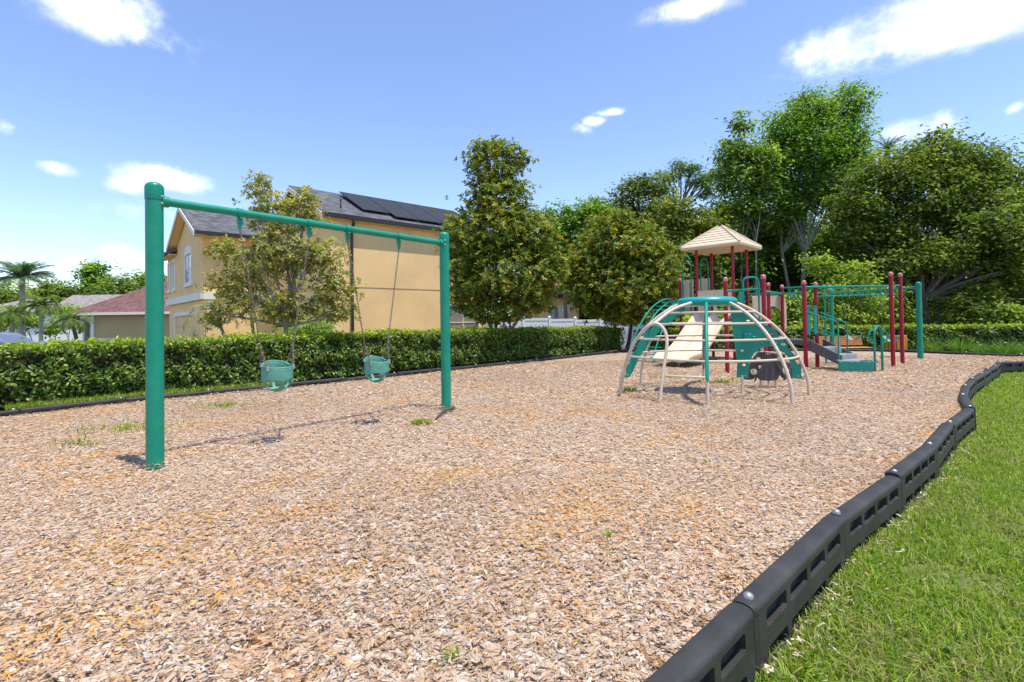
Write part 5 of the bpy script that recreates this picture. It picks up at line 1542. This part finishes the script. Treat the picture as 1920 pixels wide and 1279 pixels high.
# ================================================================ HOUSES
class House:
    def __init__(s, name, label, C, ang, zg=-.36):
        s.C = Vector((C[0], C[1], 0)); s.e1 = Vector((math.cos(ang), math.sin(ang), 0)); s.e2 = Vector((-math.sin(ang), math.cos(ang), 0)); s.a = ang; s.zg = zg
        s.root = empty(name, (C[0], C[1], zg)); tag(s.root, label, 'house')
    def p(s, a, b, z):
        return s.C + s.e1 * a + s.e2 * b + Vector((0, 0, z))
    def box(s, name, mat, a0, a1, b0, b1, z0, z1, parent=None, bev=0.0):
        c = s.p((a0 + a1) / 2, (b0 + b1) / 2, (z0 + z1) / 2)
        return MB().box(c, (abs(a1 - a0), abs(b1 - b0), abs(z1 - z0)), s.a, bev).build(name, mat, parent or s.root)
    def gable_wall(s, name, mat, a0, a1, b0, b1, z0, ze, zr):
        bm_ = (b0 + b1) / 2
        P = [s.p(a0, b0, z0), s.p(a0, b1, z0), s.p(a0, b1, ze), s.p(a0, bm_, zr), s.p(a0, b0, ze)]
        return MB().prism(P, s.e1 * (a1 - a0)).build(name, mat, s.root, 0)
    def gable_roof(s, a0, a1, b0, b1, ze, zr, mat, t=.14, name='roof'):
        bm_ = (b0 + b1) / 2; u = Vector((0, 0, t))
        P = [s.p(a0, b0, ze), s.p(a0, bm_, zr), s.p(a0, b1, ze), s.p(a0, b1, ze + t), s.p(a0, bm_, zr + t * 1.15), s.p(a0, b0, ze + t)]
        return MB().prism(P, s.e1 * (a1 - a0)).build(name, mat, s.root, 0)
    def hip_roof(s, a0, a1, b0, b1, ze, zr, mat, t=.16, k=None, name='roof'):
        w = min(a1 - a0, b1 - b0) / 2 * (k or 1.0)
        if (a1 - a0) >= (b1 - b0):
            r0, r1 = (a0 + w, (b0 + b1) / 2), (a1 - w, (b0 + b1) / 2)
        else:
            r0, r1 = ((a0 + a1) / 2, b0 + w), ((a0 + a1) / 2, b1 - w)
        V = [s.p(a0, b0, ze), s.p(a1, b0, ze), s.p(a1, b1, ze), s.p(a0, b1, ze), s.p(a0, b0, ze + t), s.p(a1, b0, ze + t), s.p(a1, b1, ze + t), s.p(a0, b1, ze + t), s.p(*r0, zr), s.p(*r1, zr)]
        F = [(3, 2, 1, 0), (0, 1, 5, 4), (1, 2, 6, 5), (2, 3, 7, 6), (3, 0, 4, 7)]
        F += ([(4, 5, 9, 8), (6, 7, 8, 9), (5, 6, 9), (7, 4, 8)] if (a1 - a0) >= (b1 - b0) else [(5, 6, 9, 8), (7, 4, 8, 9), (4, 5, 8), (6, 7, 9)])
        return MB().add(V, F).build(name, mat, s.root, 0)
    def window(s, face, c, z0, z1, w, off, mat='pane', frame=.09, bars=1, arch=False, sash=True):
        """face 'a' = plane of constant a (front), 'b' = plane of constant b (side); c centre along the other axis; off = plane, outwards negative"""
        def q(x, z, d):
            return s.p(off - d, x, z) if face == 'a' else s.p(x, off - d, z)
        nrm_ = -(s.e1 if face == 'a' else s.e2)
        m = MB()
        def slab(x0, x1, za, zb_, d0, d1, mm):
            P = [q(x0, za, d0), q(x1, za, d0), q(x1, zb_, d0), q(x0, zb_, d0)]
            mm.prism(P, nrm_ * (d1 - d0))
        h = w / 2
        for (x0, x1, za, zb_) in ((c - h - frame, c - h, z0 - frame, z1 + frame), (c + h, c + h + frame, z0 - frame, z1 + frame), (c - h, c + h, z1, z1 + frame), (c - h, c + h, z0 - frame, z0)):
            slab(x0, x1, za, zb_, -.02, .06, m)
        win = m.build('window', 'trim', s.root, 0)
        if arch:
            mm = MB(); P = [q(c - h - frame, z1 + frame, -.02)] + [q(c + (h + frame) * math.cos(math.pi * (1 - i / 10)), z1 + frame + h * .45 * math.sin(math.pi * i / 10), -.02) for i in range(1, 10)] + [q(c + h + frame, z1 + frame, -.02)]
            mm.prism(P, nrm_ * .075); mm.build('arched_head', 'trim', win, 0)
        mm = MB(); slab(c - h - frame - .06, c + h + frame + .06, z0 - frame - .09, z0 - frame, -.02, .10, mm); mm.build('sill', 'trim', win, 0)
        bw = .035
        cols = bars + 1
        for i in range(cols):
            x0 = c - h + 2 * h * i / cols; x1 = c - h + 2 * h * (i + 1) / cols
            halves = ((z0, (z0 + z1) / 2), ((z0 + z1) / 2, z1)) if sash else ((z0, z1),)
            for j, (za, zb_) in enumerate(halves):
                mm = MB(); slab(x0 + bw / 2, x1 - bw / 2, za + bw / 2, zb_ - bw / 2, .0, .012, mm)
                pm_ = mat if not isinstance(mat, (list, tuple)) else mat[(i + j) % len(mat)]
                mm.build('pane', pm_, win, 0)
        mm = MB()
        for i in range(1, cols):
            x = c - h + 2 * h * i / cols; slab(x - bw / 2, x + bw / 2, z0, z1, 0, .03, mm)
        if sash:
            slab(c - h, c + h, (z0 + z1) / 2 - bw / 2, (z0 + z1) / 2 + bw / 2, 0, .034, mm)
        if mm.v:
            mm.build('glazing_bar', 'trim', win, 0)
        return win

# two storey apricot house
ZE = 5.2
cz = D(620, 402, 18.3)
HA = House('two_storey_house', 'two storey apricot stucco house with charcoal roof behind the hedge', (cz.x, 18.3), math.atan2(.681, .732))
HA.box('wall', 'stucco', .03, 7.35, .015, 6.3, -.4, 2.62)
HA.gable_wall('wall', 'stucco', 0, 7.40, 0, 6.4, 2.62, ZE, 6.68)
HA.box('wall', 'stucco', -2.80, 3.2, 6.42, 14.7, -.4, 2.62)
HA.gable_wall('wall', 'stucco', -2.85, 3.2, 6.40, 12.2, 2.62, ZE, 6.55)
HA.box('wall', 'stucco', -2.85, 3.2, 12.2, 14.8, 2.62, 5.0)
mr_ = HA.gable_roof(-.38, 7.85, -.16, 6.56, 5.16, 6.80, 'shingle')
wr_ = HA.gable_roof(-3.22, 3.6, 5.98, 12.62, 5.05, 6.68, 'shingle')
MB().prism([HA.p(-3.2, 12.0, 4.9), HA.p(.5, 12.0, 6.3), HA.p(4.2, 12.0, 4.9), HA.p(4.2, 12.0, 5.04), HA.p(.5, 12.0, 6.46), HA.p(-3.2, 12.0, 5.04)], HA.e2 * 3.25).build('roof', 'shingle', HA.root, 0)
# barge boards, soffits and gutters
for (a, b0, b1, ze, zr) in ((-.385, -.16, 6.56, 5.16, 6.80), (-3.225, 5.98, 12.62, 5.05, 6.68)):
    bm_ = (b0 + b1) / 2
    for bb in (b0, b1):
        P = [HA.p(a, bb, ze - .10), HA.p(a, bm_, zr - .10), HA.p(a, bm_, zr + .10), HA.p(a, bb, ze + .12)]
        MB().prism(P, -HA.e1 * .03).build('barge_board', 'trim', HA.root, 0)
for (a0, a1, b, z) in ((-.38, 7.85, -.17, 5.16), (-3.22, .0, 5.94, 5.05), (-3.30, -3.22, 12.7, 4.9)):
    b2 = b - .11 if a1 - a0 > .5 else 15.3
    HA.box('gutter', 'gutter', a0, a1, b2, b, z - .02, z + .13)
HA.box('soffit', 'stucco', -.36, 7.8, -.16, -.002, 5.10, 5.155)
HA.box('soffit', 'stucco', -3.2, 0, 6.0, 6.40, 4.98, 5.04)
for b0_, b1_, z0_, z1_ in ((5.98, 9.3, 5.035, 6.665), (12.62, 9.3, 5.035, 6.665)):
    MB().prism([HA.p(-3.20, b0_, z0_), HA.p(-3.20, b1_, z1_), HA.p(-3.20, b1_, z1_ - .05), HA.p(-3.20, b0_, z0_ - .05)], HA.e1 * .34).build('soffit', 'stucco', HA.root, 0)
HA.box('soffit', 'stucco', -3.18, -2.86, 12.1, 15.2, 4.84, 4.895)
# downpipe
dx_ = .78
MB().tube(catmull([HA.p(dx_, -.24, 5.18), HA.p(dx_, -.24, 5.0), HA.p(dx_, -.10, 4.8), HA.p(dx_, -.07, 4.5)], 5) + [HA.p(dx_, -.07, -.3)], .055, 8).build('downpipe', 'gutter', HA.root)
# floor band
HA.box('floor_band', 'trim', -2.95, -2.85, 6.30, 14.9, 2.35, 2.66)
HA.box('floor_band', 'trim', -2.95, -.02, 6.30, 6.398, 2.35, 2.66)
# front windows of the wing
HA.window('a', 9.15, 3.25, 4.55, 1.35, -2.853, ('blind', 'pane'), .11, 1, True)
HA.window('a', 12.75, 3.2, 4.55, .55, -2.853, 'blind', .10, 0, False)
HA.window('a', 14.15, 3.2, 4.55, .55, -2.853, 'blind', .10, 0, False)
HA.window('a', 3.2, 3.25, 4.5, 1.0, -.003, ('blind', 'pane'), .10, 1, False)
# garage door in its recess
gr_ = HA.box('garage_surround', 'trim', -2.92, -2.80, 7.2, 12.6, 1.72, 1.90)
HA.box('garage_surround', 'trim', -2.92, -2.80, 12.35, 12.6, -.35, 1.72)
for k in range(4):
    HA.box('garage_door_panel', 'stucco', -2.83, -2.805, 7.4, 12.3, -.30 + .5 * k, .17 + .5 * k)
# windows at the far end of the side wall
HA.window('b', 6.05, .45, 1.95, 1.7, .027, 'pane', .09, 1, False, True)
# solar pool panels on the roof
def roof_z(b):
    return 5.16 + (b + .16) / 3.36 * 1.64 + .16
for k in range(5):
    a0 = 1.55 + k * 1.22; a1 = a0 + 1.19
    b0_, b1_ = (.15, 2.75) if k else (.55, 2.75)
    P = [HA.p(a0, b0_, roof_z(b0_) + .09), HA.p(a1, b0_, roof_z(b0_) + .09), HA.p(a1, b1_, roof_z(b1_) + .16), HA.p(a0, b1_, roof_z(b1_) + .16)]
    MB().prism(P, (0, 0, .035)).build('solar_panel', 'solar', HA.root, 0)
    m = MB()
    for b_ in (b0_ + .15, b1_ - .2):
        m.obox(HA.p(a0 + .1, b_, roof_z(b_) - .02), HA.p(a0 + .1, b_, roof_z(b_) + .13), .03, .03, (1, 0, 0))
        m.obox(HA.p(a1 - .1, b_, roof_z(b_) - .02), HA.p(a1 - .1, b_, roof_z(b_) + .13), .03, .03, (1, 0, 0))
    m.build('panel_bracket', 'gutter', HA.root, 0)
for a_, b_ in ((1.1, 1.6), (.7, .7)):
    MB().tube([HA.p(a_, b_, roof_z(b_) - .05), HA.p(a_, b_, roof_z(b_) + .16)], .035, 8).build('roof_vent', 'gutter', HA.root)

# tan bungalow with maroon hip roof
Yb = 40
lx = D(150, 600, Yb).x; ezb = D(200, 590, Yb).z
HB = House('bungalow', 'tan bungalow with maroon shingle hip roof, left of the near swing post', (lx, Yb), R(2), -.6)
HB.box('wall', 'stucco_tan', 0.9, 11, 0, 8, -.7, ezb)
HB.box('wall', 'stucco_cream', 0, .9, .25, 8, -.7, ezb)
HB.hip_roof(-.6, 11.5, -.6, 8.6, ezb - .02, ezb + 3.0, 'shingle_red', .16)
HB.box('fascia', 'trim', -.66, 11.6, -.70, -.58, ezb - .04, ezb + .17)
HB.box('fascia', 'trim', -.72, -.60, -.70, 8.7, ezb - .04, ezb + .17)
HB.box('downpipe', 'vinyl', .95, 1.15, -.14, -.01, -.7, ezb)
HB.box('base_course', 'stucco_cream', .88, 11.02, -.03, .2, -.7, .35)
HB.box('shutter', 'bark', .20, .55, .19, .24, .1, 1.6)
# grey roofed house further off
Yc = 62
HC = House('grey_roofed_house', 'pale house with a brown grey roof in the distance left of the bungalow', (D(88, 600, Yc).x, Yc), R(4), -.6)
zc = D(120, 590, Yc).z
HC.box('wall', 'stucco_cream', 0, 9.5, 0, 9, -.7, zc)
HC.gable_roof(-.4, 9.9, -.5, 9.5, zc - .05, D(120, 556, Yc + 4.5).z, 'shingle_grey', .15)
HC.box('fascia', 'trim', -.4, 9.9, -.58, -.5, zc - .05, zc + .12)
HC.window('b', 2.0, .4, 1.5, 1.2, 0, 'pane', .12, 1)
HC.window('b', 5.4, .4, 1.5, 1.2, 0, 'pane', .12, 1)
HC.box('garage_door', 'trim', 6.8, 9.2, -.05, 0.02, -.6, 1.5)
HD_ = House('white_house', 'white house end seen between the palms at the far left', (D(-60, 600, 55).x, 55), R(3), -.6)
zd = D(0, 588, 55).z
HD_.box('wall', 'vinyl', 0, 7.6, 0, 8, -.7, zd)
HD_.hip_roof(-.4, 8.0, -.4, 8.4, zd - .02, zd + 2.0, 'shingle_grey', .15)
HD_.window('b', 5.6, .3, 1.6, 1.1, 0, 'pane', .12, 1)
# yellow single storey part seen under the magnolias
Ye = 31
HE = House('yellow_house', 'yellow single storey house end with dark gutter, seen between the magnolias', (D(1005, 600, Ye).x, Ye), R(8), -.6)
ze_ = D(1055, 558, Ye).z
HE.box('wall', 'stucco', 0, 2.75, 0, 5, -.7, ze_)
HE.hip_roof(-.5, 3.3, -.5, 5.5, ze_ + .02, ze_ + 1.1, 'shingle', .14)
HE.box('gutter', 'gutter', -.5, 3.3, -.62, -.5, ze_ - .02, ze_ + .14)
HE.window('b', 1.45, .6, 2.05, 1.25, 0, 'pane', .09, 1, False, False)

# ---------------------------------------------------------------- white vinyl fence
Yf = 25.5
f0, f1 = D(930, 600, Yf), D(1215, 600, Yf + 2.2)
fen = empty('vinyl_fence', (f0.x, f0.y, -.4)); tag(fen, 'white vinyl privacy fence behind the hedge, between the magnolias', 'fence')
f0.z = f1.z = 0
n = 6; fd = (f1 - f0).normalized(); fa = math.atan2(fd.y, fd.x); ft = [D(930 + 285 * i / n, 594.5 + 8.0 * i / n, Yf + 2.2 * i / n).z for i in range(n + 1)]
for i in range(n + 1):
    p = f0.lerp(f1, i / n); z = ft[i]
    po = MB().box((p.x, p.y, (z - .4) / 2 + .03), (.13, .13, z + .46), fa, .01).build('fence_post', 'vinyl', fen)
    MB().lathe((p.x, p.y, z + .055), [(.085, 0), (.085, .02), (.05, .06), (.005, .08)], 8).build('post_cap', 'vinyl', po)
for i in range(n):
    p, q = f0.lerp(f1, i / n) + fd * .065, f0.lerp(f1, (i + 1) / n) - fd * .065
    z = min(ft[i], ft[i + 1])
    for zz in (z - .04, -.25):
        MB().obox(p + Vector((0, 0, zz)), q + Vector((0, 0, zz)), .06, .13).build('fence_rail', 'vinyl', fen)
    k = 8; L = (q - p).length
    for j in range(k):
        c = p.lerp(q, (j + .5) / k)
        MB().box((c.x, c.y, (z - .27) / 2), (L / k - .006, .025 + .004 * (j % 2), z + .1), fa).build('fence_board', 'vinyl', fen)

# ---------------------------------------------------------------- parked car
M['car_paint'] = plain('silver_car_paint', (.26, .30, .36), .2, .03, 2, metal=.6)
M['car_glass'] = plain('tinted_car_glass', (.03, .04, .055), .06, .1, 2, spec=.8)
M['rubber'] = plain('tyre_rubber', (.03, .03, .03), .8, .2, 10)
ct = D(60, 628, 23.0)
car = empty('parked_car', (ct.x - 2.3, 23.0, -.352)); tag(car, 'silver car parked at the far left, only its roof above the hedge', 'car')
cx0 = ct.x - 4.55; cg = -.352; zr = D(15, 624, 23).z
sc_z = (zr - cg) / 1.46
body = [(0, .35), (.05, .62), (.35, .80), (1.15, .92), (2.0, .95), (3.4, .98), (4.25, .96), (4.5, .80), (4.55, .45), (4.45, .25), (.1, .22)]
cab = [(1.15, .90), (1.75, 1.33), (2.1, 1.44), (2.8, 1.46), (3.4, 1.40), (4.15, .96)]
def extr(P, y0, y1, ins, name, mat, parent=None):
    c0 = [Vector((cx0 + x, 23 + y0, cg + z * sc_z)) for x, z in P]; cm = sum(c0, Vector()) / len(c0)
    k = len(P); V = []
    for (y, s_) in ((y0, 1 - ins), (y0 + .12, 1), (y1 - .12, 1), (y1, 1 - ins)):
        V += [Vector((cm.x + (v.x - cm.x) * s_, 23 + y, cm.z + (v.z - cm.z) * s_)) for v in c0]
    F = [tuple(range(k)), tuple(reversed(range(3 * k, 4 * k)))]
    for i in range(3):
        F += [(i * k + (j + 1) % k, i * k + j, i * k + k + j, i * k + k + (j + 1) % k) for j in range(k)]
    return MB().add(V, F).build(name, mat, parent or car, 40)
extr([(a.x, a.z) for a in catmull([Vector((x, 0, z)) for x, z in body], 3)], -.9, .9, .05, 'body', 'car_paint')
extr([(a.x, a.z) for a in catmull([Vector((x, 0, z)) for x, z in cab], 4)], -.72, .72, .12, 'cabin', 'car_paint')
for y in (-.715, .715):
    P = [(1.55, .98), (1.95, 1.32), (2.75, 1.36), (3.35, 1.31), (3.8, 1.0)]
    MB().prism([Vector((cx0 + x, 23 + y - (.012 if y < 0 else -.0), cg + z * sc_z)) for x, z in P], (0, .012, 0)).build('side_window', 'car_glass', car, 0)
for x in (.85, 3.65):
    for y in (-.82, .82):
        w_ = MB().tube([(cx0 + x, 23 + y - .1, cg + .32), (cx0 + x, 23 + y + .1, cg + .32)], .32, 20).build('wheel', 'rubber', car)
        MB().tube([(cx0 + x, 23 + y - .11, cg + .32), (cx0 + x, 23 + y + .11, cg + .32)], .19, 14).build('rim', 'steel', w_)
